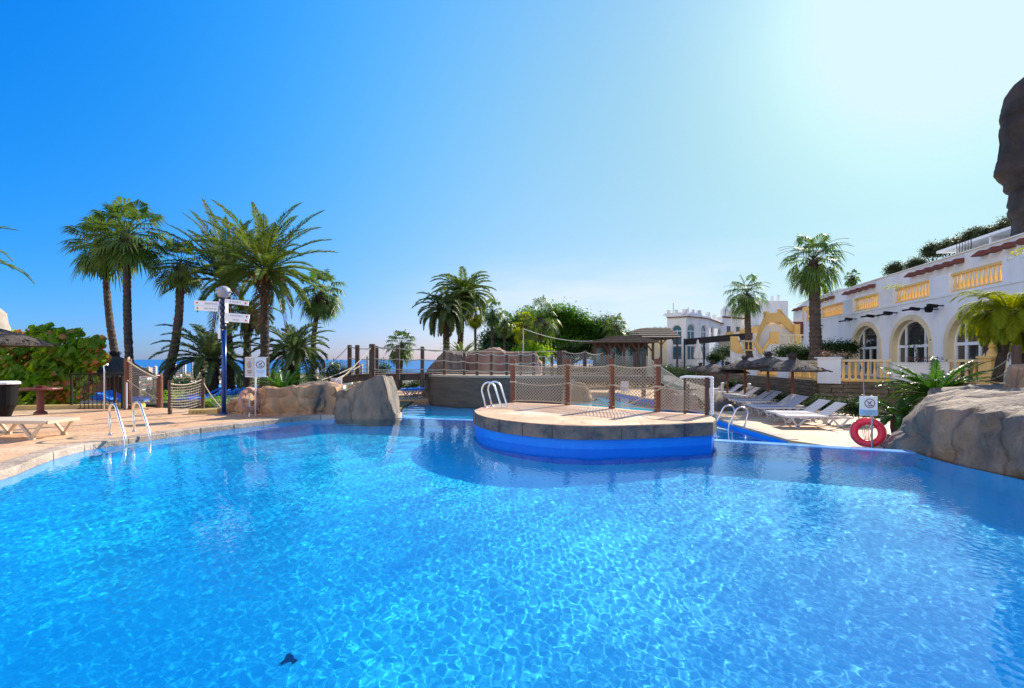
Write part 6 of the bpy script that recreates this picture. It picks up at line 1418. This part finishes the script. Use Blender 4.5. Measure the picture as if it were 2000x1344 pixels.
b = MB(); b.lathe([(.31, 0), (.31, .05), (.26, .075)], (c.x - .1, c.y, 1.06), 20); b.build('lid', 'frame', bn)
b = MB(); b.lathe([(.09, .0), (.08, .35)], (c.x - .1, c.y, .12), 10); b.build('foot', 'black', bn)
tb = thing('side_table', 'dark red round table on a single pedestal by the shrub', 'table', gp(79, 808, .12)); c = gp(79, 809, .12)
b = MB(); b.lathe([(.47, .0), (.48, .03), (.47, .06)], (c.x, c.y, .82), 24); b.build('table_top', 'tablered', tb)
b = MB(); b.lathe([(.16, 0), (.15, .06), (.085, .1), (.085, .7), (.12, .82)], (c.x, c.y, .12), 12); b.build('pedestal', 'tablered', tb)
sh = thing('shower_post', 'thin metal shower post with a white tap behind the railing', 'shower', at(204, 790, 15)); b = MB(); a = at(204, 797, 14.9); b.tube([(a.x, a.y, .1), (a.x, a.y, 1.35), (a.x - .02, a.y, 1.5), (a.x + .1, a.y, 1.55)], .02, 6); b.build('pipe', 'steel', sh)
b = MB(); b.box((a.x + .40, a.y + .35, .55), (.035, .035, .85)); b.build('tap_pillar', 'inkgrey', sh)
# timber post on the rock bank with ropes
tpz = 1.15; tp = thing('rope_post', 'dark timber post with slack ropes on top of the rock bank', 'post', at(1985, 737, 10.5)); a = at(1985, 738, 10.5); b = MB(); post(b, (a.x, a.y, a.z - .35), .95 + .1, .08); b.build('timber', 'wooddark', tp)
b = MB(); rope(b, a + Vector((0, 0, .55)), at(1912, 728, 13), .1, .014); rope(b, a + Vector((0, 0, .25)), at(1912, 745, 13), .08, .014); b.build('rope', 'rope', tp)
# lights on the stone wall
for k, (px, py, lab) in enumerate(((1411, 757, 'small white lamp pillar at the wall behind the fourth parasol'), (1463, 760, 'white lamp pillar at the wall between two parasol poles'))):
    b = MB(); a = at(px, py + 9, 26 - k * 1.5); b.lathe([(.06, 0), (.06, .4), (.09, .42), (.09, .5), (0, .53)], a, 10); tag(b.build('wall_lamp', 'frame'), lab, 'lamp')
# overhead cable pole in the garden
cp = thing('cable_pole', 'thin pale pole with a cable in front of the garden trees', 'pole', at(1022, 735, 34)); b = MB(); a = at(1022, 735, 34); b.tube([a, at(1022, 641, 34)], .04, 6); b.build('mast', 'inkgrey', cp)
b = MB(); rope(b, at(1022, 642, 34), at(1158, 666, 38), .3, .014, 12); b.build('cable', 'inkgrey', cp)
# drain on the pool floor
b = MB(); b.lathe([(.055, 0), (.055, .01), (.03, .012)], (-1.72, 3.75, -1.195), 14); tag(b.build('floor_drain', 'debris'), 'small dark drain grille on the pool floor near the camera', 'drain')
